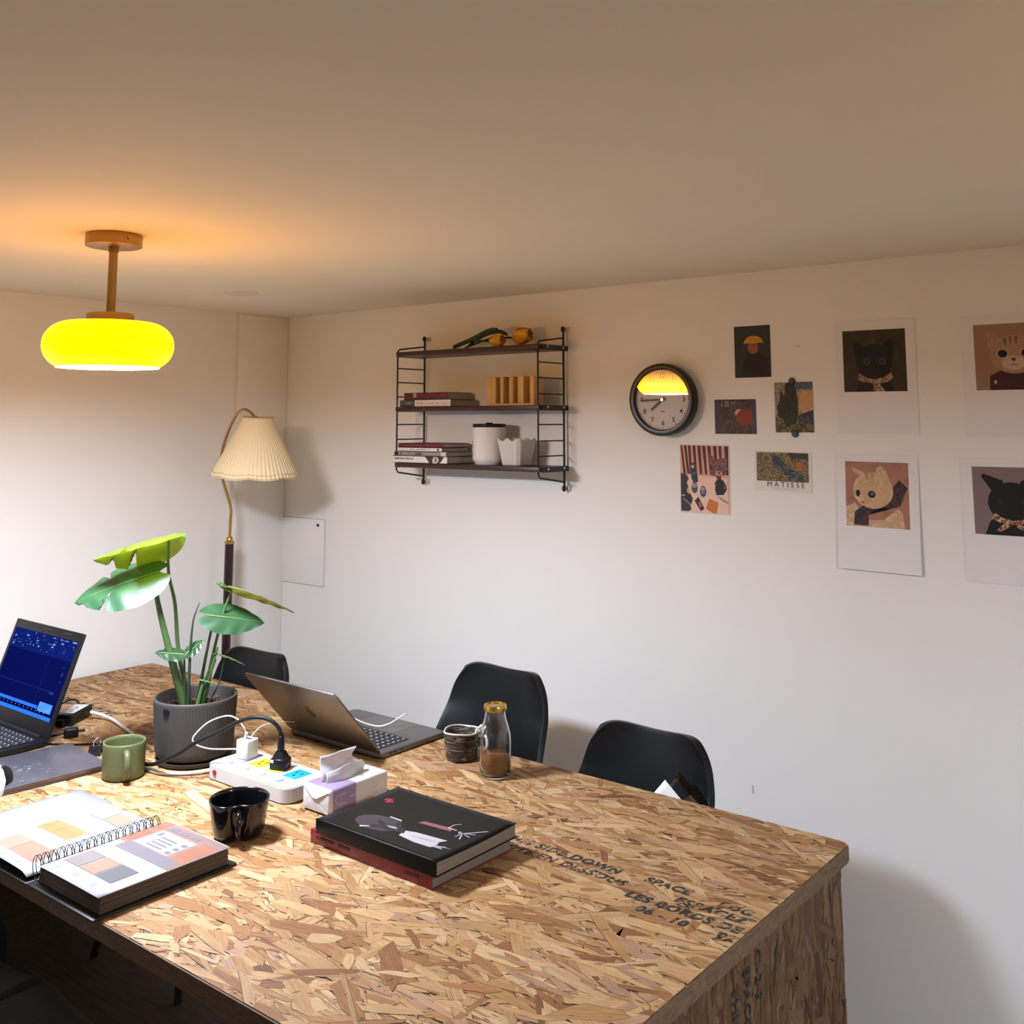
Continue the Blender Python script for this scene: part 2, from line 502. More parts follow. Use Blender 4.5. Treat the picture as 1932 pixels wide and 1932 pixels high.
stamp('02', 2.440, -1.052, .027, m_ink, bold=.001)
stamp('norbord', .215, -.985, .085, m_ink2, ax=.0, spacing=1.05, bold=.0016)
for i in range(4):
    stamp(('Rated Sheathing', 'span 24/16', 'sized for spacing', 'exposure 1')[i], .66 + .03 * i, -.985 - .038 * i, .034, m_ink)
for i, s_ in enumerate(('THIS SIDE', 'SPACE 1/8', 'O-2 7')):
    text(s_, .03, m_ink, table, toff @ basis((0, 0, -1), (0, 1, 0), (TX1 - .0125, -1.045 + .042 * i, .700 - .012 * (2 - i))), 'stamp_lettering', .00005, .001, 'LEFT', 1.1)

# ------------------------------------------------------------------ pendant lamp
LX, LY = 1.182, -1.440
pend = thing('pendant_lamp', (LX, LY, CEIL), 0, 'brass ceiling lamp with a glowing yellow mushroom shade', 'lamp')
p = MB().lathe([(0, -.028), (.056, -.028), (.0605, -.026), (.0605, -.002), (.059, 0), (0, 0)], 64)
sharp(p.build('canopy', m_pbrass, pend))
MB().cyl((.0625, .001, -.012), (.059, .001, -.012), .004, seg=12).build('screw', m_brass, pend)
p = MB().cyl((0, 0, -.18), (0, 0, -.03), .0095).cyl((0, 0, -.04), (0, 0, -.027), .011)
p.build('rod', m_pbrass, pend)
sharp(MB().lathe([(0, -.178), (.049, -.178), (.0505, -.180), (.0505, -.199), (0, -.199)], 56).build('collar', m_pbrass, pend))
gl = MB()
zt, zb, rm, ro = -.199, -.303, .137, .108
prof = [(.05, zt + .001), (.08, zt - .0005)]
for i in range(19):
    a = R(88 - i * 151 / 18)
    zz = (zt - .050) + .0515 * math.sin(a)
    rr = .085 + (rm - .085) * math.cos(a)
    prof.append((rr, zz))
prof.append((ro - .001, zb + .005))
gl.lathe(prof, 72)
mg = bpy.data.materials.new('glowing amber glass'); mg.use_nodes = True
nt = mg.node_tree; bs = nt.nodes['Principled BSDF']
bs.inputs['Base Color'].default_value = (.8, .40, .0, 1); bs.inputs['Roughness'].default_value = .25; bs.inputs['Specular IOR Level'].default_value = .1
tc = nt.nodes.new('ShaderNodeTexCoord'); sx = nt.nodes.new('ShaderNodeSeparateXYZ'); mr = nt.nodes.new('ShaderNodeMapRange')
mr.inputs['From Min'].default_value = zb; mr.inputs['From Max'].default_value = zt - .01
mxg = nt.nodes.new('ShaderNodeMix'); mxg.data_type = 'RGBA'
mxg.inputs['A'].default_value = (*GLOW_LOW, 1); mxg.inputs['B'].default_value = (*GLOW_TOP, 1)
nt.links.new(tc.outputs['Object'], sx.inputs[0]); nt.links.new(sx.outputs['Z'], mr.inputs['Value']); nt.links.new(mr.outputs[0], mxg.inputs['Factor'])
nt.links.new(mxg.outputs['Result'], bs.inputs['Emission Color']); bs.inputs['Emission Strength'].default_value = 1
gl.build('lamp_shade', mg, pend)
MB().lathe([(0, zb + .003), (.06, zb + .0035), (.1, zb + .005), (.1075, zb + .0055)], 48).build('diffuser', mat('lit white diffuser', (.9, .9, .9), .5, emit=DISC_COL, es=DISC), pend)

pend_added = copy_tree(pend)      # added lamp out of view, copied to brighten the right of the back wall
pend_added.location = (3.75, -1.30, CEIL)
pend_added['label'] = 'added unseen copy of the brass ceiling lamp, filling light past the table end'
for c_ in pend_added.children:
    if c_.name.startswith('diffuser'):
        c_.data = c_.data.copy(); c_.data.materials[0] = mat('lit white diffuser two', (.9, .9, .9), .5, emit=DISC_COL, es=DISC_ADDED)
    if c_.name.startswith('lamp_shade'):
        c_.data = c_.data.copy(); mg_added = mg.copy(); mg_added.node_tree.nodes['Principled BSDF'].inputs['Emission Strength'].default_value = .4; c_.data.materials[0] = mg_added
pend['group'] = pend_added['group'] = 'pendant lamps in a row'

# ------------------------------------------------------------------ ceiling cover plate, wall access panel
cp = MB().lathe([(0, -.004), (.05, -.004), (.054, -.0025), (.055, 0), (0, 0)], 48)
tag(sharp(cp.build('ceiling_cover', mat('ceiling cover plastic', (.72, .66, .6), .5), loc=(.545, -.625, CEIL))), 'round flush cover plate on the ceiling near the corner', 'cover plate')
ap = thing('access_panel', (.133, 0, 1.0825), 0, 'white square access panel set in the wall by the corner', 'access panel')
MB().box((0, -.001, 0), (.262, .002, .252)).build('panel_frame', mat('panel gap shade', (.58, .55, .51), .8), ap)
MB().box((0, -.0025, 0), (.255, .004, .245), b=.001).build('panel_door', m_wall, ap)
MB().cyl((.094, -.0075, .102), (.094, -.002, .102), .0055).build('lock', m_black, ap)

# ------------------------------------------------------------------ floor lamp
fl = thing('floor_lamp', (.15, -.35, 0), 0, 'dark wood floor lamp with a brass gooseneck and cream pleated shade', 'lamp')
m_dwood = mat('dark walnut', (.025, .008, .007), .3, noise=(40, .3, (1, 1, .1)))
sharp(MB().lathe([(0, 0), (.13, 0), (.13, .018), (.12, .026), (.02, .03), (0, .03)], 48).build('base', m_blackm, fl))
MB().cyl((0, 0, .028), (0, 0, 1.148), .0155).build('pole', m_dwood, fl)
sharp(MB().lathe([(0, 1.142), (.0175, 1.142), (.0175, 1.150), (.0115, 1.152), (.0115, 1.162), (.009, 1.166), (0, 1.166)], 24).build('collar', m_brass, fl))
MB().tube([(0, 0, 1.155), (.004, -.002, 1.22), (.006, -.004, 1.27), (-.004, -.02, 1.33), (-.012, -.035, 1.39), (.008, -.052, 1.46), (.050, -.060, 1.535), (.100, -.066, 1.594), (.150, -.075, 1.618), (.200, -.082, 1.612), (.236, -.084, 1.590)], .0052, sm=6).build('gooseneck', m_brass, fl)
m_shade = mat('cream pleated fabric', (.80, .68, .42), .8, spec=.2, sss=.15)
sh = MB()
NP = 60
def pleat(t, v):
    a = 2 * PI * t
    r = .049 + (.147 - .049) * v ** 1.05
    r *= 1 + .010 * math.cos(a * NP) * (.3 + v)
    z = -.195 * v - .006 * v ** 6 * abs(math.sin(a * 4))
    return (r * math.cos(a), r * math.sin(a), z)
sh.grid(pleat, NP * 6, 16)
tilt = basis((.985, 0, -.06), (0, 1, .02), (.253, -.085, 1.592))
sho = sh.build('lamp_shade', m_shade, fl); sho.matrix_local = tilt.copy()
for v, rr, amp in ((.985, .0016, 1), (.93, .0010, 0), (.005, .0016, 0)):
    pts = []
    for i in range(180):
        a = 2 * PI * i / 180; q = pleat(i / 180, v)
        k = 1.006 + .004 * math.sin(a * 45)
        pts.append((q[0] * k, q[1] * k, q[2] + .0018 * math.sin(a * 45) * (1 - amp)))
    MB().tube(pts, rr, 6, closed=True).build('braid_trim', mat('shade braid', (.55, .42, .24), .9), sho)
MB().cyl((0, 0, -.005), (0, 0, -.05), .017).sphere((0, 0, -.085), .03, sc=(1, 1, 1.2)).build('bulb', mat('unlit bulb', (.7, .68, .62), .2), sho)
for k in range(3):
    a = k * 2 * PI / 3
    MB().cyl((0, 0, -.006), (.048 * math.cos(a), .048 * math.sin(a), -.003), .0014, seg=8).build('spoke', m_brass, sho)

# ------------------------------------------------------------------ black shell chairs
m_shell = mat('black leatherette shell', (.0045, .0055, .006), .38, spec=.35, bump=(260, .12, .001))
m_beech = mat('leg wood darkened as shade', (.03, .018, .010), .5, noise=(20, .2, (1, 1, .1)))  # beech darkened to hold the under-table shade in its colour
def shell_mesh(name, mt, parent, off=0.):
    prof = [(-.235, .425), (-.20, .445), (-.10, .432), (0, .424), (.09, .432), (.145, .470), (.172, .54), (.190, .62), (.206, .70), (.224, .79), (.240, .878)]
    path = smooth_path([(0, a, b) for a, b in prof], 5)
    n = len(path) - 1
    def wd(v):      # half width along the profile
        if v < .45: return .215 + .023 * math.sin(PI * v / .45) - .03 * max(0, (.08 - v) / .08) ** 2
        t = (v - .45) / .55
        return .238 - .080 * t ** 1.2
    def fn(u, v):
        i = min(n - 1, int(v * n)); f = v * n - i
        c = path[i].lerp(path[i + 1], f)
        x = u * 2 - 1
        hw = wd(v)
        tl = max(0., (v - .45) / .55)
        if v > .9:      # rounded shoulders, slightly hollow top edge
            q = (v - .9) / .1
            hw *= 1 - .12 * q ** 3
        curl = (.055 + .055 * math.sin(PI * min(1, tl * 1.1 + .15)) if tl > 0 else .05)
        nx = abs(x) ** 2.4
        y = c.y; z = c.z
        if tl > 0:
            y -= curl * nx * (1 - .35 * tl)
            z -= (.024 * (abs(x) ** 7) + .014 * math.cos(x * PI / 2)) * max(0, (v - .72) / .28) ** 2
        else:
            z += .055 * nx * (v / .45) + .012 * nx
            y -= .02 * nx * (v / .45)
        return Vector((x * hw, y, z + off))
    mb = MB().grid(fn, 28, 60)
    o = mb.build(name, mt, parent)
    solid(o, .016, 0)
    bv = o.modifiers.new('round edge', 'BEVEL'); bv.width = .006; bv.segments = 3; bv.limit_method = 'ANGLE'; bv.angle_limit = R(40)
    return o
def make_chair(label, cat, group, mt, loc, rz, sz=1.):
    t = thing('shell_chair', loc, rz, label, cat, group)
    shell_mesh('seat_shell', mt, t)
    MB().box((0, -.03, .444), (.33, .34, .03), b=.014, seg=3).build('seat_pad', mt, t)
    MB().tube([(-.15, -.13, .405), (.15, .12, .405)], .009).tube([(.15, -.13, .405), (-.15, .12, .405)], .009).cyl((0, 0, .40), (0, 0, .422), .09).build('seat_frame', m_blackm, t)
    for sx in (-1, 1):
        for y0, y1 in ((-.13, -.20), (.12, .21)):
            MB().cyl((sx * .205, y1, 0), (sx * .14, y0, .415), .010, .016, 16).build('leg', m_beech, t)
    t.scale = (1, 1, sz)
    return t
CG = 'black shell chairs along the wall'
ch = make_chair('black shell chair behind the silver-grey laptop and glass bottle', 'chair', CG, m_shell, (1.398, -.545, 0), R(-2), 1.02)
for lab, x, y, rz, sz in (('black shell chair in the corner behind the potted plant', .478, -.672, R(2), .955), ('black shell chair with white papers on its seat, nearest the table end', 1.950, -.660, R(-1), .972)):
    c = copy_tree(ch); c['label'] = lab; c.location = (x, y, 0); c.rotation_euler = (0, 0, rz); c.scale = (1, 1, sz)
m_gshell = mat('pale grey shell', (.10, .095, .085), .6)
g = make_chair('pale grey shell chair pushed under the dark near side, beside the seated person', 'chair', 'pale chairs on the near side', m_gshell, (1.440, -1.735, 0), PI)
c = copy_tree(g); c['label'] = 'pale grey shell chair under the seated person'; c.location = (.945, -1.735, 0)

# papers lying on the right-hand chair
pp = thing('paper_sheets', (1.985, -.545, .60), 0, 'white papers and clear sleeve standing on the chair seat', 'papers')
def leaf_sheet(w_, h_, rx, ry, rz, dx, dy, dz, mt, name):
    o = MB().grid(lambda u, v: ((u - .5) * w_, .006 * math.sin(v * 3 + u * 2), v * h_), 8, 8).build(name, mt, pp, (dx, dy, dz), (rx, ry, rz))
    solid(o, .0006)
leaf_sheet(.12, .19, R(-8), R(40), R(6), -.03, 0, -.02, m_paper, 'sheet')
leaf_sheet(.11, .18, R(-12), R(52), R(3), -.0, .012, -.01, m_paper, 'sheet')
leaf_sheet(.10, .19, R(-10), R(36), R(0), .0, .02, 0, thin_glass('clear sleeve', 1.45, (.85, .85, .87)), 'clear_sleeve')

# ------------------------------------------------------------------ string wall shelf
wsx, wsz = 1.10, 1.36
ws = thing('wall_shelf', (wsx, 0, wsz), 0, 'black wire ladder wall shelf with three dark mahogany boards', 'shelf')
m_mah = mat('dark mahogany', (.042, .012, .011), .38, noise=(30, .3, (.15, 1, 1)))
for x in (.789, 1.394):
    xx = x - wsx
    ld = MB()
    path = [(xx, -.016, 1.868), (xx, -.016, 1.845), (xx, -.020, 1.838), (xx, -.142, 1.822), (xx, -.150, 1.814), (xx, -.150, 1.415), (xx, -.142, 1.405), (xx, -.020, 1.388), (xx, -.016, 1.382), (xx, -.016, 1.366)]
    ld.tube([(a, b, c - wsz) for a, b, c in path], .0028, 8)
    ld.tube([(xx, -.016, 1.866 - wsz), (xx, -.016, 1.368 - wsz)], .0036, 8)
    ld.build('side_ladder', m_blackm, ws)
    for z in (1.757, 1.709, 1.660, 1.566, 1.516, 1.470):
        MB().cyl((xx, -.150, z - wsz), (xx, -.016, z - wsz), .0021, seg=8).build('rung', m_blackm, ws)
    for z in (1.866, 1.368):
        f_ = MB().sphere((xx, -.018, z - wsz), .009, sc=(.8, .8, 1.1)).build('wall_fixing', m_blackm, ws)
        MB().box((xx + .008, -.004, z - wsz), (.014, .008, .016), b=.002).build('wall_plate', mat('clear fixing plastic', (.55, .5, .42), .3), f_)
for zt_ in (1.811, 1.625, 1.438):
    sharp(MB().box((1.1035 - wsx, -.0925, zt_ - .007 - wsz), (.610, .150, .0145), b=.0012).build('shelf_board', m_mah, ws))
    for x in (.7955, 1.4115):
        br = MB().box((x - wsx, -.085, zt_ - .008 - wsz), (.003, .135, .016)).build('bracket', m_blackm, ws)
        for y in (-.128, -.045):
            MB().box((x - wsx + (.003 if x > 1 else -.003), y, zt_ - .006 - wsz), (.003, .010, .007), b=.0008).build('clip', mat('steel clip', (.4, .4, .42), .35, metal=1.), br)

# tulips lying on the top board
SZ = 1.8118
m_tul = mat('yellow tulip petal', (.80, .40, .03), .5, noise=(60, .25, (1, 1, 1)), sss=.1)
m_tgr = mat('tulip leaf green', (.02, .055, .025), .5, noise=(50, .4, (1, 1, 1)))
def tulip(label, base, tip, r, L, seed):
    b, tp = Vector(base), Vector(tip)
    t = thing('tulip', base, 0, label, 'flower', 'tulips lying on the top board')
    d = (tp - b); hd = d.normalized()
    MB().tube([(0, 0, 0), d * .5 + Vector((0, 0, .012)), d], .0032, sm=6).build('stem', m_tgr, t)
    side = hd.cross(Vector((0, 0, 1))).normalized(); upv = side.cross(hd)
    for k in range(6):
        a = k * PI / 3 + seed
        rad = side * math.cos(a) + upv * math.sin(a)
        tan = -side * math.sin(a) + upv * math.cos(a)
        rs = r * (1 if k % 2 else .86)
        def fn(u, v, rad=rad, tan=tan, rs=rs):
            x = u * 2 - 1
            wv = rs * .95 * math.sin(PI * min(1, v * .86 + .10)) ** .8
            rr = rs * (1.05 * math.sin(PI * (.12 + .62 * v)) ** .9)
            return d + hd * (L * v - .004) + rad * (rr * (1 - .22 * x * x)) + tan * (wv * x)
        solid(MB().grid(fn, 8, 10).build('petal', m_tul, t), .0008)
    return t
def tleaf(t, pts, w_, tw):
    path = smooth_path(pts, 6); n = len(path) - 1
    def fn(u, v):
        i = min(n - 1, int(v * n)); f = v * n - i
        c = path[i].lerp(path[i + 1], f); dd = (path[i + 1] - path[i]).normalized()
        sd = dd.cross(Vector((0, -tw, 1))).normalized(); nn = sd.cross(dd)
        x = u * 2 - 1
        return c + sd * (x * w_ * math.sin(PI * min(1, .08 + v * .92)) ** .7) + nn * (.006 * x * x)
    solid(MB().grid(fn, 6, 24).build('leaf', m_tgr, t), .001)
t1 = tulip('yellow tulip bloom in front, lying lower on the top board', (1.02, -.120, SZ + .006), (1.185, -.120, SZ + .020), .021, .050, .3)
tleaf(t1, [(0, 0, .002), (.07, .004, .020), (.14, .006, .045), (.185, .008, .052)], .014, .8)
t2 = tulip('yellow tulip bloom behind, lying higher on the top board', (1.04, -.085, SZ + .008), (1.245, -.075, SZ + .033), .024, .066, .8)
tleaf(t2, [(.02, 0, .006), (.09, -.012, .030), (.15, -.016, .040), (.2, -.02, .028)], .016, .6)

# slatted wooden organiser on the middle board
MZ = 1.6262
m_pine = mat('pale pine', (.62, .38, .14), .55, noise=(30, .18, (1, 1, .08)))
so = thing('wooden_organizer', (1.27, -.08, MZ), 0, 'pale pine organizer of upright boards on the middle shelf', 'organizer')
for x0, x1 in ((1.166, 1.203), (1.222, 1.235), (1.258, 1.274), (1.293, 1.316), (1.341, 1.357)):
    MB().box(((x0 + x1) / 2 - 1.27, -.022, .0475), (x1 - x0, .042, .087), b=.001).build('upright_board', m_pine, so)
MB().box((-.0085, .002, .0475), (.19, .008, .085)).build('back_board', m_pine, so)
MB().box((-.0085, -.019, .003), (.19, .046, .006)).build('base', m_pine, so)

# books on the shelves
m_pages = mat('book page block', (.40, .36, .31), .8, noise=(8, .2, (1, 1, 260)))
def shelf_book(label, x0, x1, z0, z1, y0, y1, cover, spine, group, marks=(), rz=0., topcov=None, sag=0.):
    cx, cy = (x0 + x1) / 2, (y0 + y1) / 2
    t = thing('book', (cx, cy, z0), rz, label, 'book', group)
    W_, D_, H_ = x1 - x0, y1 - y0, z1 - z0
    c = MB()
    ct = .0016
    c.box((0, 0, ct / 2), (W_, D_, ct)).box((0, 0, H_ - ct / 2), (W_, D_, ct))
    c.build('cover', cover, t)
    MB().box((0, -D_ / 2 + .0012, H_ / 2), (W_, .0024, H_), b=.0006).build('spine', spine, t)
    MB().box((0, .001, H_ / 2), (W_ - .003, D_ - .006, H_ - 2 * ct)).build('page_block', m_pages, t)
    if marks:
        mk = MB(); ms = []
        for u0, u1, v0, v1, cm in marks:
            if cm not in ms: ms.append(cm)
            mk.box((-W_ / 2 + W_ * (u0 + u1) / 2, -D_ / 2 - .0001, H_ * (v0 + v1) / 2), (W_ * (u1 - u0), .0004, H_ * (v1 - v0)), ms.index(cm))
        mk.build('spine_lettering', ms, t)
    return t
m_dred = mat('dark red cloth', (.13, .008, .014), .5)
m_gcov = mat('grey card', (.10, .09, .085), .6)
m_wcov = mat('white card', (.72, .69, .64), .55)
m_tancov = mat('taupe card', (.30, .25, .20), .55)
m_dk = mat('dark print', (.03, .025, .025), .6)
m_or = mat('orange print', (.62, .17, .03), .6)
m_cr = mat('pale print', (.6, .5, .42), .6)
m_rosep = mat('faint rose print', (.30, .05, .06), .6)
def ticks(u0, u1, v0, v1, n, cm, seed):
    r_ = random.Random(seed); out = []; u = u0; st = (u1 - u0) / n
    for i in range(n):
        if r_.random() < .86:
            out.append((u, u + st * r_.uniform(.45, .8), v0 + r_.uniform(0, .12), v1 - r_.uniform(0, .12), cm))
        u += st
    return out
GB = 'books lying on the middle shelf'
shelf_book('grey and white paperback at the bottom of the middle shelf pile', .802, 1.036, MZ, 1.6478, -.150, -.018, m_gcov, m_gcov, GB,
           [(.30, .995, .02, .98, m_wcov)] + ticks(.33, .47, .4, .68, 8, mat('brown print', (.25, .14, .08), .6), 1) + ticks(.50, .80, .42, .62, 16, m_dk, 2) + ticks(.86, .93, .4, .6, 2, m_cr, 3) + ticks(.13, .23, .35, .65, 5, m_cr, 4))
shelf_book('dark red book on top of the middle shelf pile', .818, 1.016, 1.6480, 1.6722, -.146, -.022, mat('near black card', (.02, .015, .015), .5), m_dred, GB,
           [(.0, 1, .0, .24, m_dk), (.22, .29, .36, .9, m_cr), (.245, .265, .45, .8, m_dred)] + ticks(.33, .78, .52, .72, 22, m_rosep, 5) + ticks(.86, .95, .5, .75, 3, m_rosep, 6))
LZ = 1.4392
GC = 'books piled on the bottom shelf'
wb = shelf_book('white book with orange lettering at the bottom of the lowest pile', .784, 1.032, LZ, 1.4625, -.163, -.020, m_dk, m_wcov, GC,
           [(.02, .40, .40, .82, m_cr)] + ticks(.04, .23, .47, .76, 11, m_or, 7) + ticks(.25, .385, .47, .76, 8, m_or, 8) + ticks(.43, .55, .48, .64, 7, mat('tan print', (.42, .32, .15), .6), 9))
pic = MB()
W_ = .248; zz = .0233
def wbp(u, v): return (-.124 + W_ * u, -.0722, v * zz)
def poly3(mb, pts, m): mb.add(pts, [list(range(len(pts)))], m)
poly3(pic, [wbp(.60, .99), wbp(.95, .99), wbp(.90, .3), wbp(.86, .02), wbp(.69, .02), wbp(.64, .6)], 0)
poly3(pic, [(x, y - .0001, z) for x, y, z in (wbp(.77, .95), wbp(.84, .85), wbp(.86, .4), wbp(.82, .03), wbp(.75, .03), wbp(.74, .5))], 1)
poly3(pic, [(x, y - .0002, z) for x, y, z in (wbp(.80, .9), wbp(.825, .5), wbp(.80, .1), wbp(.78, .4))], 2)
poly3(pic, [(x, y - .0001, z) for x, y, z in (wbp(.64, .9), wbp(.69, .8), wbp(.71, .2), wbp(.68, .3))], 3)
pic.build('spine_picture', [m_dk, m_cr, mat('brown figure print', (.2, .1, .03), .6), mat('green print', (.03, .05, .02), .6)], wb)
shelf_book('taupe magazine second from the bottom in the lowest pile', .787, 1.026, 1.4627, 1.4768, -.160, -.016, m_tancov, m_tancov, GC,
           [(.02, .08, .15, .85, m_dk), (.03, .07, .3, .7, m_tancov), (.125, .15, .3, .7, m_dk), (.90, .995, .02, .98, m_cr)] + ticks(.28, .40, .35, .62, 9, m_dk, 10) + ticks(.42, .575, .15, .8, 5, m_dk, 11))
shelf_book('white slim paperback third from the bottom in the lowest pile', .799, 1.003, 1.4770, 1.4905, -.157, -.025, m_dk, m_wcov, GC,
           ticks(.06, .15, .4, .6, 6, mat('rose grey print', (.35, .2, .18), .6), 12) + ticks(.30, .76, .35, .65, 24, m_dk, 13) + [(.90, .94, .25, .75, m_dk)])
shelf_book('thin dark red paperback topmost in the lowest pile', .803, 1.005, 1.4907, 1.5042, -.156, -.024, m_dred, m_dred, GC, ticks(.15, .85, .35, .7, 30, m_rosep, 14))

# white canister and fluted planter
cn = thing('canister', (1.150, -.090, LZ), 0, 'white ceramic canister with a black lid on the lowest shelf', 'canister')
sharp(MB().lathe([(0, .0), (.044, .0), (.047, .004), (.0525, .012), (.0545, .018), (.0545, .118), (0, .118)], 56).build('body', mat('white glaze', (.70, .66, .60), .18, coat=.3), cn))
sharp(MB().lathe([(0, .118), (.0535, .118), (.054, .121), (.054, .127), (.052, .129), (.012, .130), (.010, .133), (0, .133)], 48).build('lid', m_black, cn))
MB().cyl((-.0375, -.0415, .072), (-.036, -.0395, .072), .0018, seg=10).build('indicator_hole', m_black, cn)
pl = thing('planter', (1.266, -.095, LZ), 0, 'small square fluted white planter with a scalloped rim', 'planter')
def sqf(a, z, j):
    c, s_ = abs(math.cos(a)), abs(math.sin(a))
    k = (c ** 7 + s_ ** 7) ** (-1 / 7)
    return k * (1 + .030 * math.cos(a * 20) * (1 if z < .066 else .3))
def planter_pts():
    prof = [(0, 0), (.034, 0), (.0355, .004), (.037, .012), (.0395, .030), (.0435, .052), (.0468, .066), (.0475, .073), (.0472, .080), (.0440, .081), (.0425, .074), (.039, .050), (.035, .020), (0, .018)]
    mb = MB(); seg = 160; n = len(prof); v = []; f = []
    for i in range(seg):
        a = 2 * PI * i / seg
        for r_, z in prof:
            z2 = z + (.0045 * math.cos(a * 8) if z > .06 else 0)
            k = r_ * sqf(a, z, 0)
            v.append((k * math.cos(a), k * math.sin(a), z2))
    for i in range(seg):
        k = (i + 1) % seg
        for j in range(n - 1): f.append([i * n + j, k * n + j, k * n + j + 1, i * n + j + 1])
    return mb.add(v, f, 0, True)
planter_pts().build('pot_body', mat('white plaster', (.60, .56, .50), .7), pl)

# ------------------------------------------------------------------ wall clock
CX, CZ = 1.759, 1.638
ck = thing('wall_clock', (CX, -.007, CZ), R(3.4), 'round black wall clock reflecting the yellow lamp in its glass', 'clock')
MY = Matrix.Rotation(R(90), 4, 'X')       # lathe axis z -> -y
sharp(MB().lathe([(0, 0), (.096, 0), (.1035, .004), (.1055, .012), (.1055, .032), (.1035, .0365), (.100, .038), (.090, .0365), (.0875, .033), (.0870, .024), (0, .024)], 80, M=MY).build('case', mat('black clock case', (.006, .006, .007), .35), ck))
sharp(MB().lathe([(0, .0242), (.0868, .0242), (.0868, .0248), (0, .0248)], 64, M=MY).build('dial', mat('pale clock dial', (.62, .57, .53), .6), ck))
m_num = mat('dark clock print', (.03, .02, .018), .6)
for h in range(1, 13):
    a = R(90 - 30 * h)
    text(str(h), .0205, m_num, ck, basis((1, 0, 0), (0, 0, 1), (.0680 * math.cos(a), -.0250, .0680 * math.sin(a))), 'numeral', .0001, .0003)
tk = MB()
for i in range(60):
    a = R(6 * i); L_ = .004 if i % 5 else .0045; wd_ = .0010 if i % 5 else .0022
    c_, s_ = math.cos(a), math.sin(a)
    M_ = basis((c_, 0, s_), (-s_, 0, c_), (.0815 * c_, -.0250, .0815 * s_))
    tk.box((0, 0, 0), (L_, wd_, .0002), M=M_)
tk.build('minute_marks', m_num, ck)
MB().box((0, -.025, -.0345), (.013, .0002, .002)).build('maker_mark', m_num, ck)
def hand(name, deg, L_, w_, y, back):
    a = R(90 - deg); c_, s_ = math.cos(a), math.sin(a)
    MB().prism(rrect(-back, -w_ / 2, L_, w_ / 2, w_ * .45, 3), 0, .0012, M=basis((c_, 0, s_), (-s_, 0, c_), (0, y, 0))).build(name, mat('brown black hand', (.02, .009, .006), .4), ck)
hand('hour_hand', 231, .048, .0065, -.0265, .010)
hand('minute_hand', 268, .070, .0055, -.0285, .012)
MB().cyl((0, -.025, 0), (0, -.0305, 0), .0042).build('centre_pin', mat('steel pin', (.6, .6, .6), .3, metal=1.), ck)
sharp(MB().lathe([(0, .0335), (.0873, .0335)], 64, M=MY).build('clock_glass', thin_glass('clock glass', 1.6), ck))

# ------------------------------------------------------------------ cards and prints on the wall
def card(name, label, cat, x0, x1, z0, z1, paper, shapes, group=None, rz=0., lift=0., pics=True):
    """flat print: sheet plus its printed picture as coloured areas; rz tilts it in the wall plane, lift lets the foot stand off"""
    cx, cz = (x0 + x1) / 2, z1
    t = thing(name, (cx, -.0006, cz), 0, label, cat, group)
    W_, H_ = x1 - x0, z1 - z0
    rot = (-lift, rz, 0)
    s_ = MB().box((0, -.0004, -H_ / 2), (W_, .0007, H_)).build('sheet', paper, t, (0, 0, 0), rot)
    if shapes:
        mb = MB(); ms = []
        for i, (m_, pts) in enumerate(shapes):
            if m_ not in ms: ms.append(m_)
            mb.add([(-W_ / 2 + u * W_, -.0009 - .00004 * i, -H_ + v * H_) for u, v in pts], [list(range(len(pts)))], ms.index(m_))
        mb.build('printed_picture', ms, t, (0, 0, 0), rot)
    return t
def C(r, g, b, rough=.6): return mat('ink %d %d %d' % (r, g, b), srgb(r, g, b), rough)
def rect(a, b, c, d): return [(a, b), (c, b), (c, d), (a, d)]
GP = 'picture postcards on the wall'
# dark card with a yellow dome and warm patch (plain colour areas)
card('postcard', 'dark green postcard with a yellow dome shape, topmost of the small cards', 'postcard', 1.979, 2.087, 1.696, 1.840, C(30, 36, 38),
     [(painterly('deep green ground', [srgb(22, 30, 34), srgb(40, 48, 48), srgb(28, 36, 36)], 40), rect(.02, .02, .98, .98)),
      (C(20, 20, 24), [(.15, .02), (.96, .02), (.96, .25), (.85, .42), (.62, .50), (.40, .47), (.24, .30)]),
      (painterly('russet patch', [srgb(110, 60, 36), srgb(150, 92, 62), srgb(70, 38, 28)], 60), ell(.52, .575, .14, .125)),
      (painterly('straw yellow', [srgb(205, 150, 40), srgb(180, 120, 30), srgb(222, 178, 70)], 40), ell(.54, .66, .27, .145, 20, 0., PI)),
      ], GP)
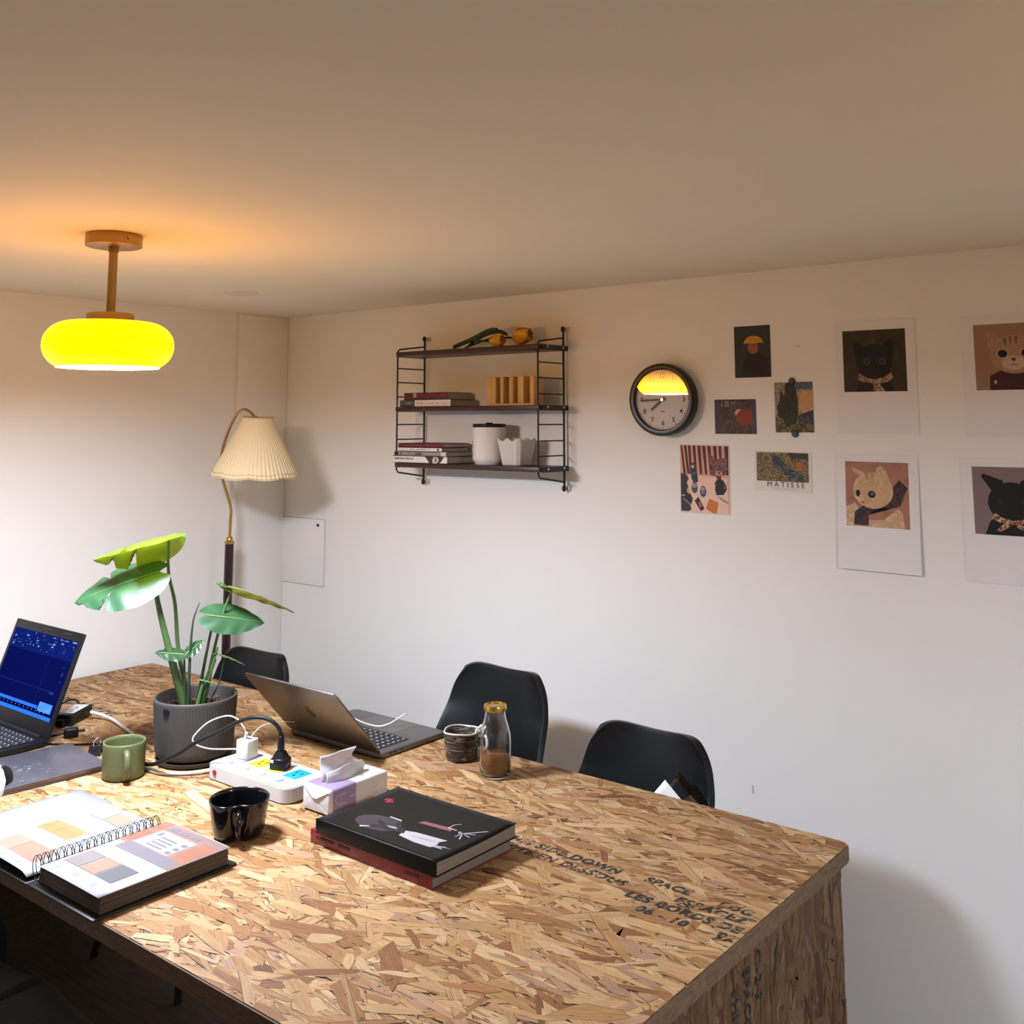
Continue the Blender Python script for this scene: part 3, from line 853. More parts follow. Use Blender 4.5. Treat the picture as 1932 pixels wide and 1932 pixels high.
# red room card -> plain warm colour areas
card('postcard', 'small brown postcard with a rust red block, lowest left of the small cards', 'postcard', 1.912, 2.038, 1.540, 1.636, C(70, 46, 40),
     [(painterly('brown violet ground', [srgb(96, 66, 62), srgb(62, 42, 36), srgb(84, 62, 70), srgb(74, 44, 32)], 45, (1, 1, .6)), rect(.0, .0, 1, 1)),
      (C(60, 54, 84), rect(.0, .3, .09, 1)), (C(62, 56, 88), rect(.9, .1, 1, 1)),
      (painterly('rust red', [srgb(124, 44, 20), srgb(140, 56, 24), srgb(100, 34, 18)], 20), [(.52, .60), (.62, .70), (.92, .66), (.93, .28), (.62, .25), (.55, .38)]),
      (C(196, 168, 118), [(.49, .62), (.55, .71), (.66, .71), (.56, .60), (.52, .52)]),
      (C(26, 24, 26), rect(.235, .74, .375, .99)), (C(140, 128, 96), rect(.26, .77, .295, .97)), (C(140, 128, 96), rect(.315, .77, .35, .97)),
      (C(30, 28, 30), ell(.18, .84, .035, .07, 12)), (C(190, 176, 150), ell(.18, .84, .014, .04, 10)),
      (C(168, 150, 128), [(.42, .87), (.47, .92), (.53, .88), (.47, .895)]), (C(44, 26, 24), [(.66, .95), (.74, .99), (.78, .94), (.70, .9)])], GP)
# dark tree card (plain generic tree against pale and blue)
cyp = card('postcard', 'postcard of a dark green tree held by two blue magnets', 'postcard', 2.095, 2.203, 1.545, 1.680, C(120, 108, 84),
     [(painterly('swirled pale sky', [srgb(150, 136, 112), srgb(110, 106, 96), srgb(168, 150, 122), srgb(86, 92, 100)], 60, (1, 1, 1.6)), rect(0, 0, 1, 1)),
      (painterly('blue sky dabs', [srgb(52, 68, 96), srgb(84, 96, 116), srgb(40, 52, 80)], 60), [(.55, .86), (1, .86), (1, 1), (.5, 1)]),
      (painterly('peach cloud', [srgb(206, 160, 108), srgb(186, 136, 96), srgb(214, 176, 130)], 40), [(.62, .50), (.66, .78), (.80, .83), (1, .82), (1, .42), (.74, .36)]),
      (painterly('blue hills', [srgb(52, 58, 84), srgb(36, 40, 56), srgb(92, 92, 104)], 70), [(.6, .18), (.62, .34), (.82, .40), (1, .44), (1, .1), (.6, .1)]),
      (painterly('olive meadow', [srgb(86, 78, 30), srgb(58, 56, 26), srgb(120, 104, 46), srgb(48, 40, 34)], 70), [(0, 0), (1, 0), (1, .14), (.7, .2), (.4, .12), (.15, .26), (0, .30)]),
      (painterly('dark tree green', [srgb(28, 32, 20), srgb(44, 46, 26), srgb(18, 20, 16)], 60, (1, 1, .4)), [(.08, .30), (.05, .52), (.12, .62), (.17, .85), (.26, .72), (.29, .97), (.40, 1), (.52, .98), (.58, .80), (.62, .58), (.60, .30), (.55, .16), (.30, .12), (.2, .26)])], GP)
# still life with striped curtain
P1_ = C(44, 46, 50); pink = C(214, 160, 138)
shp = [(pink, rect(0, 0, 1, 1)), (C(206, 150, 126), rect(0, .56, 1, 1))]
for k, (a, b, c, d) in enumerate(((0, .035, .06, .11), (.075, .125, .14, .19), (.16, .215, .195, .245), (.26, .32, .30, .345), (.36, .43, .41, .455), (.46, .53, .52, .56), (.57, .64, .62, .665), (.69, .76, .74, .775), (.80, .86, .84, .87), (.92, 1, .95, 1))):
    shp.append((C(74, 24, 28), [(c, .57), (d, .57), (b, 1), (a, 1)]))
shp += [(C(226, 190, 166), [(.13, .56), (.98, .52), (.99, .0), (.16, 0), (.24, .12), (.16, .2), (.2, .3), (.12, .4), (.17, .48)]),
        (P1_, [(0, .58), (.12, .56), (.17, .5), (.12, .44), (.16, .38), (.12, .32), (.15, .25), (.0, .25)]), (P1_, [(0, .24), (.1, .22), (.18, .12), (.22, .04), (.17, .01), (0, .01)]),
        (C(40, 44, 58), [(.20, .67), (.33, .68), (.37, .47), (.34, .44), (.27, .44), (.23, .50)]), (C(60, 78, 104), rect(.23, .56, .34, .60)), (C(200, 160, 120), ell(.255, .70, .04, .05, 12)), (C(30, 24, 22), [(.2, .73), (.3, .74), (.29, .71), (.22, .7)]),
        (C(70, 72, 82), ell(.29, .365, .065, .085, 14)), (C(150, 140, 138), ell(.285, .40, .055, .035, 12)), (C(56, 64, 80), ell(.47, .315, .065, .085, 14)), (C(150, 150, 150), ell(.465, .35, .05, .032, 12)), (C(110, 134, 160), rect(.43, .28, .51, .31)),
        (C(150, 130, 120), [(.74, .27), (.98, .18), (.98, .15), (.86, .19)]),
        (C(28, 28, 28), [(.76, .50), (.84, .52), (.90, .47), (.92, .36), (.89, .28), (.75, .27), (.72, .34), (.73, .42), (.71, .44)]), (C(28, 28, 28), [(.88, .50), (.95, .42), (.96, .36), (.90, .29), (.885, .31), (.93, .37), (.92, .42), (.87, .47)]),
        (painterly('red brown leaves', [srgb(92, 40, 42), srgb(150, 96, 84), srgb(58, 28, 34), srgb(168, 120, 92)], 130), [(.60, .88), (.72, .83), (.82, .80), (.97, .84), (.99, .66), (.92, .57), (.76, .55), (.64, .56), (.62, .7)]),
        (C(206, 128, 116), ell(.81, .59, .075, .042, 12)), (C(120, 30, 32), ell(.81, .60, .03, .018, 10)), (C(86, 40, 36), [(.75, .56), (.85, .56), (.84, .51), (.76, .51)]),
        (C(34, 28, 30), [(.06, .21), (.12, .28), (.20, .27), (.25, .20), (.22, .12), (.12, .15)]), (C(120, 112, 110), [(.04, .19), (.06, .21), (.20, .13), (.18, .10)]),
        (C(64, 24, 28), [(.29, .17), (.37, .23), (.49, .06), (.42, .02)]), (C(190, 110, 110), [(.37, .15), (.40, .16), (.44, .09), (.40, .08)]),
        (C(196, 112, 30), [(.60, .21), (.78, .16), (.74, .0), (.70, .01), (.53, .08)]), (C(150, 84, 24), [(.53, .08), (.70, .01), (.69, -.0), (.54, .06)])]
card('art_print', 'still life print with pink stripes, dark jug and orange book', 'art print', 1.7965, 1.9535, 1.3155, 1.509, C(226, 196, 176), [(m_, [(min(1, max(0, u)) * .965 + .017, min(1, max(0, v)) * .97 + .014) for u, v in q]) for m_, q in shp], 'unframed art prints on the wall', R(.5))
# poster with lettering
mt_ = card('art_print', 'landscape art print with wide dark capitals under a mottled picture', 'art print', 2.030, 2.192, 1.386, 1.494, mat('cream poster paper', (.74, .69, .62), .7),
     [(painterly('mottled ochre garden', [srgb(120, 100, 60), srgb(66, 58, 40), srgb(150, 124, 80), srgb(92, 80, 44), srgb(40, 42, 36)], 75, (1, 1, 1.3)), rect(.035, .25, .955, .97)),
      (painterly('slate blue patch', [srgb(62, 72, 76), srgb(40, 46, 50), srgb(96, 100, 98), srgb(120, 108, 84)], 70), [(.30, .90), (.44, .86), (.60, .62), (.86, .44), (.92, .27), (.62, .27), (.52, .45), (.32, .62)]),
      (painterly('dark foliage patch', [srgb(30, 34, 26), srgb(46, 52, 36), srgb(60, 64, 44)], 80), [(.60, .97), (.955, .95), (.95, .80), (.80, .83), (.66, .79)]),
      (painterly('rust patch', [srgb(150, 84, 48), srgb(170, 108, 66), srgb(120, 70, 40)], 60), [(.73, .70), (.80, .76), (.88, .70), (.90, .56), (.80, .52), (.74, .6)])], 'unframed art prints on the wall', R(.6))
text('MATISSE', .0195, mat('dark brown lettering', (.035, .018, .016), .6), mt_, Matrix.Rotation(R(.6), 4, 'Y') @ basis((1, 0, 0), (0, 0, 1), (.008, -.0013, -.0895)), 'lettering', .00003, 0., 'CENTER', 1.6)
fine = MB()
for i, (u0, u1) in enumerate(((-.035, .045), (-.026, .036))):
    fine.box(((u0 + u1) / 2, -.0010, -.0988 - .003 * i), (u1 - u0, .0001, .0008))
fine.build('fine_print', mat('pale brown fine print', (.5, .42, .36), .7), mt_, (0, 0, 0), (0, R(.6), 0))
# blue magnets
for lab, z in (('blue round magnet at the top of the tree postcard', 1.683), ('blue round magnet at the foot of the tree postcard', 1.541)):
    tag(sharp(MB().lathe([(0, .0035), (.0075, .0035), (.0092, .002), (.0095, 0), (0, 0)], 24, M=MY).build('magnet', mat('navy blue plastic', (.006, .012, .05), .35), loc=(2.1465 if z > 1.6 else 2.150, -.0022, z))), lab, 'magnet', 'blue magnets')

# cat pictures: plain cats in scarves on white sheets
def catpic(label, x0, z1, px0, px1, pz0, pz1, shapes, rz=0., lift=0.):
    W_, H_ = .2085, .294
    fx = lambda x: (x - x0) / W_
    fz = lambda z: (z - (z1 - H_)) / H_
    a, b, c, d = fx(px0), fx(px1), fz(pz0), fz(pz1)
    sh_ = [(m_, [(a + (b - a) * u, c + (d - c) * v) for u, v in q]) for m_, q in shapes]
    return card('cat_print', label, 'art print', x0, x0 + W_, z1 - H_, z1, mat('soft white print paper', (.76, .735, .71), .75), sh_, 'cat pictures on white sheets', rz, lift)
m_blk = C(8, 9, 10)
def ears(m_, pts): return [(m_, q) for q in pts]
m_lep = painterly('ochre flecked scarf', [srgb(176, 118, 62), srgb(92, 52, 30), srgb(196, 160, 130), srgb(60, 36, 26)], 140)
catpic('black cat picture on an olive ground, upper left of the cat sheets', 2.2695, 1.836, 2.291, 2.453, 1.650, 1.8095,
       [(painterly('olive ground', [srgb(58, 46, 24), srgb(44, 36, 22), srgb(64, 54, 26)], 14), rect(0, 0, 1, 1)),
        (m_blk, [(.18, 0), (.24, .14), (.34, .24), (.66, .24), (.76, .14), (.80, 0)]),
        (m_blk, [(.20, .55), (.165, .76), (.20, .81), (.38, .72), (.40, .6)]), (m_blk, [(.80, .55), (.80, .80), (.745, .845), (.62, .75), (.6, .6)]),
        (m_blk, ell(.50, .47, .285, .30, 32)),
        (m_lep, [(.22, .20), (.30, .16), (.50, .13), (.70, .15), (.79, .22), (.76, .30), (.62, .22), (.50, .20), (.36, .23), (.25, .30)]), (m_lep, [(.46, .17), (.54, .17), (.66, .0), (.48, .0)])]
       + [(C(74, 66, 60), ell(x, .485, .05, .055, 16)) for x in (.38, .63)] + [(m_blk, ell(x, .49, .032, .040, 14)) for x in (.38, .63)], R(.3))
m_tab = painterly('pale tabby fur', [srgb(150, 118, 92), srgb(172, 140, 110), srgb(120, 92, 70)], 60, (3, 1, 1))
m_wine = painterly('wine scarf', [srgb(56, 22, 24), srgb(74, 30, 30), srgb(48, 26, 30)], 60)
catpic('pale tabby cat picture with wine red scarf, upper right sheet', 2.585, 1.832, 2.616, 2.780, 1.648, 1.8065,
       [(C(150, 116, 92), rect(0, 0, 1, 1)),
        (m_wine, [(.18, 0), (.2, .22), (.36, .30), (.8, .30), (.98, .2), (1, 0)]),
        (m_tab, [(.19, .62), (.17, .86), (.23, .905), (.38, .80), (.42, .6)]), (m_tab, [(.88, .62), (.93, .86), (.87, .905), (.72, .80), (.66, .6)]),
        (m_tab, ell(.545, .53, .33, .29, 32)), (C(190, 164, 138), ell(.53, .40, .16, .11, 20)),
        (C(110, 78, 56), [(.48, .80), (.50, .66), (.52, .8)]), (C(110, 78, 56), [(.56, .80), (.57, .66), (.60, .8)]), (C(110, 78, 56), [(.40, .77), (.43, .65), (.45, .78)])]
       + [(C(190, 160, 130), ell(x, .545, .085, .072, 18)) for x in (.385, .70)] + [(m_blk, ell(x, .545, .066, .060, 18)) for x in (.385, .70)]
       + [(C(54, 36, 30), [(.49, .475), (.57, .475), (.53, .42)]), (C(60, 40, 32), [(.45, .365), (.53, .385), (.61, .365), (.53, .372)]), (C(190, 170, 150), ell(.27, .12, .02, .03, 10))], 0)
m_cwh = painterly('cream fur', [srgb(204, 172, 132), srgb(188, 152, 112), srgb(216, 188, 150)], 30)
m_nav = painterly('dark blossom scarf', [srgb(26, 22, 26), srgb(34, 28, 32), srgb(76, 46, 40), srgb(30, 30, 36)], 70)
catpic('cream white cat picture with dark blossom scarf, lower left sheet', 2.260, 1.492, 2.284, 2.4445, 1.3075, 1.471,
       [(painterly('dusty rose ground', [srgb(150, 100, 80), srgb(166, 116, 94), srgb(140, 94, 78)], 14), rect(0, 0, 1, 1)),
        (m_cwh, [(0, 0), (0, .30), (.15, .36), (.34, .1), (.6, .12), (.82, .30), (.90, .24), (.92, 0)]),
        (m_nav, [(.12, .02), (.14, .22), (.30, .34), (.70, .30), (.86, .34), (.98, .62), (.86, .74), (.74, .6), (.6, .26), (.36, .18), (.36, .02)]),
        (m_cwh, [(.10, .92), (.30, .84), (.34, .74), (.12, .84)]), (m_cwh, [(.46, .70), (.50, .90), (.57, .95), (.66, .86), (.72, .68)]),
        (m_cwh, ell(.44, .56, .32, .28, 32)), (C(170, 132, 90), [(.30, .82), (.36, .70), (.38, .82)]), (C(170, 132, 90), [(.40, .83), (.43, .72), (.46, .82)])]
       + [(m_blk, ell(.20, .51, .036, .055, 16)), (m_blk, ell(.42, .50, .06, .055, 18)), (C(80, 92, 96), ell(.43, .51, .03, .028, 12)),
          (C(150, 90, 66), [(.24, .385), (.31, .385), (.275, .345)]), (C(120, 76, 60), [(.24, .31), (.29, .325), (.36, .30), (.29, .315)])], R(.6), R(1.2))
m_spot = painterly('cream and brown spotted scarf', [srgb(188, 150, 108), srgb(120, 60, 44), srgb(200, 166, 126), srgb(70, 36, 30)], 70)
catpic('black cat picture on a lilac grey ground, lower right sheet', 2.567, 1.488, 2.594, 2.756, 1.307, 1.466,
       [(C(126, 106, 104), rect(0, 0, 1, 1)),
        (m_blk, [(.14, 0), (.22, .2), (.32, .28), (.8, .28), (.94, .18), (1, 0)]),
        (m_blk, [(.28, .62), (.12, .86), (.15, .90), (.42, .80), (.46, .6)]), (m_blk, [(.80, .62), (.95, .86), (.9, .90), (.66, .80), (.6, .6)]),
        (m_blk, ell(.53, .48, .33, .30, 32)),
        (m_spot, [(.24, .24), (.36, .18), (.53, .16), (.72, .18), (.86, .26), (.80, .32), (.66, .24), (.53, .22), (.40, .25), (.29, .32)]), (m_spot, [(.42, .18), (.30, .08), (.34, .05), (.5, .14)]), (m_spot, [(.62, .18), (.74, .09), (.70, .05), (.56, .14)])]
       + [(C(30, 27, 26), ell(x, .49, .04, .03, 12)) for x in (.36, .68)], 0)
# hairline marks left on the wall
for lab, x, z, d in (('tiny grey scuff on the wall above the tree postcard', 2.165, 1.777, (.011, .0008, .0028)), ('tiny scratch low on the wall right of the chairs', 1.995, .60, (.004, .0008, .022))):
    tag(MB().box((0, -.0004, 0), d, b=.0003).build('wall_scuff', mat('scuff', (.45, .42, .40), .8), loc=(x, 0, z)), lab, 'scuff')

# ================================================================== things on the table
ZT = TT + .0004
# ---- colour swatch binder
bd = thing('swatch_binder', (1.391, -1.523, ZT), 0, 'open spiral bound colour swatch binder with wood sample pages', 'binder')
bx, by = 1.391, -1.523
def B(x, y, z): return (x - bx, y - by, z - ZT)
m_bcov = mat('black binder cover', (.012, .010, .009), .45)
m_bpage = mat('stacked swatch cards', (.10, .065, .04), .75, noise=(10, .5, (1, 1, 220)))
MB().box(B(1.502, -1.522, .7524), (.222, .288, .0036), b=.0012).build('back_cover', m_bcov, bd)
MB().box(B(1.215, -1.522, .7520), (.345, .290, .0028), b=.001).build('front_cover', m_bcov, bd)
blk = MB()
rr_ = random.Random(3)
z = .7545
i = 0
while z < .7828:
    t_ = rr_.uniform(.0012, .0032); jx, jy = rr_.uniform(-.0025, .0), rr_.uniform(-.001, .0018)
    t_ = min(t_, .7836 - z)
    blk.box(B(1.503 + jx, -1.521 + jy, z + t_ / 2), (.205, .256, t_), b=.0004, seg=1)
    z += t_; i += 1
blk.build('swatch_pages', m_bpage, bd)
m_pap2 = mat('glossy white page', (.40, .40, .405), .4, spec=.3)
def page(name, fn, nu, nv, m_):
    return solid(MB().grid(fn, nu, nv).build(name, m_, bd), .0007)
zr = lambda u: .7848 - .0035 * max(0, 1 - u / .10) ** 2 + .0006 * math.sin(u * 3)
page('page', lambda u, v: B(1.399 + .210 * u, -1.655 + .264 * v, zr(u)), 16, 6, m_pap2)
zl = lambda u: .7665 + .0025 * math.sin(min(1, u * 1.0) * PI) - .006 * max(0, (u - .88) / .12) ** 2
def lx(u): return 1.165 + .215 * u
page('page', lambda u, v: B(lx(u), -1.662 + .272 * v, zl(u)), 24, 6, m_pap2)
page('fold_out_page', lambda u, v: B(1.022 + .150 * u, -1.664 + .288 * v + .004 * (1 - u), .7590 + .006 * u), 8, 6, mat('pale grey page', (.26, .26, .27), .4, spec=.3))
def flat(mb, x0, x1, y0, y1, zf, m_, dz=.0006, n=6):
    for k in range(n):
        a = x0 + (x1 - x0) * k / n; b_ = x0 + (x1 - x0) * (k + 1) / n
        mb.add([B(a, y0, zf(a) + dz), B(b_, y0, zf(b_) + dz), B(b_, y1, zf(b_) + dz), B(a, y1, zf(a) + dz)], [[0, 1, 2, 3]], m_)
fr_ = lambda x: zr((x - 1.399) / .210)
fl_ = lambda x: zl((x - 1.165) / .215)
def wood_print(name, a, b): return mat(name, a, .4, noise=(18, b, (.25, 3, 1)))
ws_ = [wood_print('rosy grey swatch', (.170, .142, .132), .12), wood_print('peach swatch', (.26, .150, .098), .1), mat('cool grey swatch', (.092, .090, .090), .4), mat('swatch edge', (.02, .012, .012), .5), mat('grey print', (.20, .20, .21), .5),
       wood_print('pale pink wood print', (.22, .135, .110), .14), wood_print('salmon wood print', (.25, .105, .062), .22), mat('photo white', (.28, .275, .285), .4), mat('photo mauve grey', (.150, .126, .135), .4), wood_print('honey swatch', (.28, .165, .062), .15), wood_print('blush swatch', (.28, .225, .205), .06), wood_print('light oak swatch', (.27, .18, .125), .1)]
def swatch(x0, x1, y0, y1, zf, m_, edge=True):
    mb = MB()
    if edge: flat(mb, x0 - .0004, x1 + .0012, y0 - .0008, y1 + .0004, zf, 1, .0005)
    flat(mb, x0, x1, y0, y1, zf, 0, .0007)
    mb.build('swatch', [ws_[m_], ws_[3]], bd)
for k, (x0, x1) in enumerate(((1.418, 1.467), (1.470, 1.520), (1.523, 1.575))):
    swatch(x0, x1, -1.613, -1.559, fr_, k)
# printed interior photograph on the right page
pr = MB()
flat(pr, 1.402, 1.607, -1.524, -1.394, fr_, 5, .0005)
flat(pr, 1.402, 1.434, -1.500, -1.394, fr_, 6, .0006); flat(pr, 1.560, 1.606, -1.522, -1.415, fr_, 6, .0006); flat(pr, 1.402, 1.60, -1.524, -1.492, fr_, 8, .00065)
flat(pr, 1.442, 1.552, -1.490, -1.425, fr_, 7, .0007)
for k in range(4): flat(pr, 1.470, 1.520, -1.482 + .011 * k, -1.477 + .011 * k, fr_, 8, .0008)
for k in range(3): flat(pr, 1.534, 1.549, -1.486 + .018 * k, -1.476 + .018 * k, fr_, 8, .0008)
flat(pr, 1.45, 1.462, -1.447, -1.432, fr_, 8, .0008)
for k in range(3): flat(pr, 1.446 + .034 * k, 1.472 + .034 * k, -1.417, -1.404, fr_, 8, .0008)
pr.build('printed_picture', ws_, bd)
pr = MB()
for x, y in ((1.43, -1.640), (1.49, -1.638), (1.55, -1.640)): flat(pr, x, x + .012, y, y + .012, fr_, 0, .0006)
flat(pr, 1.425, 1.50, -1.544, -1.5425, fr_, 0, .0006)
for y in (-1.475, -1.565, -1.652):
    for x in (1.20, 1.255, 1.31): flat(pr, x, x + .014, y, y + .008, fl_, 0, .0006)
    flat(pr, 1.178, 1.180, y + .012, y + .05, fl_, 0, .0006)
pr.build('page_lettering', ws_[4], bd)
for (x0, x1, y0, y1, m_) in ((1.180, 1.235, -1.545, -1.500, 9), (1.236, 1.30, -1.545, -1.500, 9), (1.205, 1.255, -1.446, -1.405, 10), (1.258, 1.315, -1.446, -1.405, 11), (1.19, 1.25, -1.635, -1.585, 11), (1.251, 1.345, -1.635, -1.585, 1)):
    swatch(x0, x1, y0, y1, fl_, m_, m_ == 10 or x0 == 1.258)
wire = []
NR = 17
for k in range(NR):
    for d_ in (0, .0035):
        y = -1.650 + .0148 * k + d_
        for q in range(12):
            a = 2 * PI * q / 12
            wire.append(B(1.391 + .0165 * math.cos(a), y + (.0035 if d_ == 0 else .0113) * q / 12 * .6, .7755 + .0215 * math.sin(a)))
MB().tube(wire, .0008, 6).build('spiral_wire', mat('black coated wire', (.015, .014, .014), .3, metal=.6), bd)

# ---- dark cover notebook / sketchbook and laptop
nb = thing('sketchbook', (.80, -1.38, ZT), R(-6), 'dark grey covered sketchbook lying in front of the blue screen laptop', 'sketchbook')
# local frame: x right, y back
m_slate = mat('slate cover', (.058, .052, .060), .38, noise=(14, .18, (1, 3, 1)))
MB().box((0, 0, .0125), (.235, .30, .0022), b=.0008).build('cover', m_slate, nb)
MB().box((0, 0, .0013), (.235, .30, .0022), b=.0008).build('back_cover', mat('dark cover board', (.02, .016, .015), .5), nb)
MB().box((-.001, .0, .0069), (.229, .294, .0092)).build('page_block', mat('tan page edges', (.30, .20, .15), .8, noise=(8, .2, (1, 1, 300))), nb)
sc_ = MB(); rq = random.Random(8)
for k in range(26):
    x, y = rq.gauss(.03, .035), rq.gauss(-.02, .06)
    if abs(x) > .10: continue
    sc_.box((x, y, .01366), (rq.uniform(.001, .012), rq.uniform(.0006, .0018), .0001), rz=R(rq.uniform(55, 110)))
sc_.build('chalk_scratches', mat('pale chalk', (.32, .30, .33), .7), nb)

lp = thing('laptop', (.46, -1.25, ZT), 0, 'black laptop showing a dark blue screen', 'laptop')
m_lap = mat('black laptop plastic', (.006, .006, .007), .42, spec=.22)
lap = MB().box((0, -.123, .011), (.372, .250, .016), b=.005, seg=3)
for x in (-.16, .16):
    for y in (-.03, -.22): lap.cyl((x, y, 0), (x, y, .004), .008, seg=10)
lap.build('base', m_lap, lp)
MB().box((0, -.085, .0192), (.345, .120, .0008)).build('keyboard_tray', mat('dark keyboard tray', (.03, .03, .034), .5), lp)
m_key = mat('black key', (.016, .016, .018), .45)
kb = MB()
for r_ in range(6):
    for c_ in range(18):
        x = -.166 + c_ * .0195; y = -.032 - r_ * .0195
        if r_ == 5 and 4 <= c_ <= 8:
            if c_ == 4: kb.box((x + .039, y, .0206), (.094, .016, .0022), b=.0008, seg=1)
            continue
        kb.box((x, y, .0206), (.0165, .0165, .0022), b=.0008, seg=1)
tag(kb.build('keys', m_key, lp), kind='stuff')
kt = MB()
for r_ in range(6):
    for c_ in range(18): kt.box((-.166 + c_ * .0195 - .003, -.030 - r_ * .0195, .02175), (.0045, .0028, .0001))
tag(kt.build('key_legends', mat('white legend', (.6, .62, .66), .6), lp), kind='stuff')
MB().box((-.02, -.195, .0193), (.11, .075, .0006)).build('trackpad', mat('trackpad grey', (.022, .022, .024), .35), lp)
LA = math.atan2(.089, .250)
ML = Matrix.Translation((0, -.002, .016)) @ Matrix.Rotation(-LA, 4, 'X')     # lid frame: z up along the lid, y back
lid = MB().box((0, .004, .132), (.372, .008, .266), b=.0035, seg=3, M=ML)
lid.build('lid', m_lap, lp)
MB().cyl((-.15, 0, .016), (.15, 0, .016), .007, seg=14).build('hinge', m_lap, lp)
def scr(name, x0, x1, z0, z1, col, es, dy=0.):
    return (x0, x1, z0, z1, dy, col, es)
def em(name, col, es=1.): return mat(name, (.001, .001, .003), .4, spec=.0, emit=col, es=es)
si = [em('screen navy', (.0015, .0040, .085), 1), em('screen bar blue', (.03, .20, .95), 1), em('screen light blue', (.10, .36, .95), 1), em('screen line', (.03, .05, .22), 1), em('screen ribbon', (.003, .012, .15), 1), em('screen icon', (.25, .32, .6), 1), em('screen dark strip', (.001, .002, .05), 1)]
sm_ = MB()
def sq(x0, x1, z0, z1, m_, k=0): sm_.add([(x0, -.0003 - .0001 * k, z0), (x1, -.0003 - .0001 * k, z0), (x1, -.0003 - .0001 * k, z1), (x0, -.0003 - .0001 * k, z1)], [[0, 1, 2, 3]], m_, M=ML)
sx0, sx1, sz0, sz1 = -.172, .172, .040, .242
sq(sx0, sx1, sz0, sz1, 0)
sq(sx0, sx1, .190, sz1, 4, 1)
rs_ = random.Random(12)
for k in range(70):
    x = rs_.uniform(sx0 + .005, sx1 - .012); z = rs_.choice((.198, .205, .212, .219, .226, .236)); 
    sq(x, x + rs_.choice((.003, .004, .009, .014)), z, z + rs_.choice((.0012, .0022, .004)), 5 if rs_.random() < .5 else 3, 2)
sq(sx0, .142, .1085, .1092, 3, 1); sq(.0615, .0622, .066, .184, 3, 1)
sq(sx0, .086, .0605, .0685, 1, 1); sq(sx0, sx1, .050, .0605, 6, 1); sq(sx0, .168, .0405, .0505, 1, 1)
for k in range(14): sq(-.16 + .022 * k, -.157 + .022 * k, .0545, .0575, 5, 2)
sq(.090, .158, .0575, .0800, 2, 3)
for k in range(3): sq(.098, .148 - .012 * k, .0755 - .006 * k, .0768 - .006 * k, 1, 4)
sq(.120, .140, .103, .1075, 3, 2); sq(.14, .153, .172, .1735, 3, 2); sq(.146, .152, .150, .160, 3, 2); sq(.147, .153, .135, .138, 3, 2)
sm_.build('screen', si, lp)
MB().box((0, -.0008, .256), (.05, .0012, .003), M=ML).box((.11, -.0008, .256), (.035, .0012, .003), M=ML).build('bezel_buffer', mat('bezel rubber', (.03, .03, .033), .6), lp)

# ---- power adapter and its leads
pa = thing('power_adapter', (.474, -1.088, ZT), R(124), 'black power adapter brick with a white label behind the laptop', 'power adapter')
MB().box((0, 0, .0155), (.115, .052, .030), b=.004, seg=3).build('brick', m_black, pa)
MB().box((.004, 0, .0306), (.085, .040, .0004)).build('rating_label', m_paper, pa)
pm_ = MB()
for k in range(7): pm_.box((-.026 + .010 * k, -.006 + .004 * (k % 3), .0309), (.006, .010, .0002))
pm_.build('label_print', mat('grey label print', (.35, .35, .36), .6), pa)
MB().box((-.064, 0, .013), (.022, .022, .016), b=.003).build('connector', m_black, pa)
MB().tube([(.055, .012, .016), (.066, .016, .024), (.060, .030, .040), (.02, .040, .042), (-.05, .044, .03), (-.09, .03, .006)], .0022, sm=6).build('output_lead', m_black, pa)
def cable(name, label, pts, r, m_, sm=8, cat='cable', **k):
    o = MB().tube([Vector(p) - Vector(pts[0]) for p in pts], r, 10, sm=sm).build(name, m_, loc=pts[0])
    return tag(o, label, cat, **k)
m_wcab = mat('white cable rubber', (.72, .68, .64), .5)
m_bcab = mat('black cable rubber', (.006, .006, .006), .45, spec=.3)
cable('mains_cable', 'thick white cable running from the adapter round behind the green mug to the power strip', [(.500, -1.052, .770), (.522, -1.038, .765), (.569, -1.029, .758), (.669, -1.048, .7555), (.733, -1.063, .7548), (.807, -1.092, .7548), (.88, -1.135, .7548), (.971, -1.181, .7548), (1.05, -1.190, .7548), (1.110, -1.150, .7548), (1.150, -1.095, .758)], .0042, m_wcab)
pg = thing('mains_plug', (.615, -1.170, ZT), R(62), 'black plug lying loose on the table beside the adapter', 'plug')
MB().box((0, 0, .013), (.036, .026, .024), b=.006, seg=3).build('body', m_black, pg)
MB().tube([(-.018, 0, .012), (-.045, .002, .008), (-.07, .012, .0034)], .003, sm=5).build('lead', m_black, pg)
for y in (-.006, .006): MB().cyl((.017, y, .014), (.034, y, .014), .0022, seg=10).build('pin', m_black, pg)
cable('thin_cable', 'thin black cable lying straight behind the sketchbook towards the green mug', [(.60, -1.262, .7535), (.68, -1.208, .7528), (.735, -1.156, .7528), (.80, -1.130, .7528), (.88, -1.135, .7528), (.95, -1.165, .7528)], .0026, m_bcab)

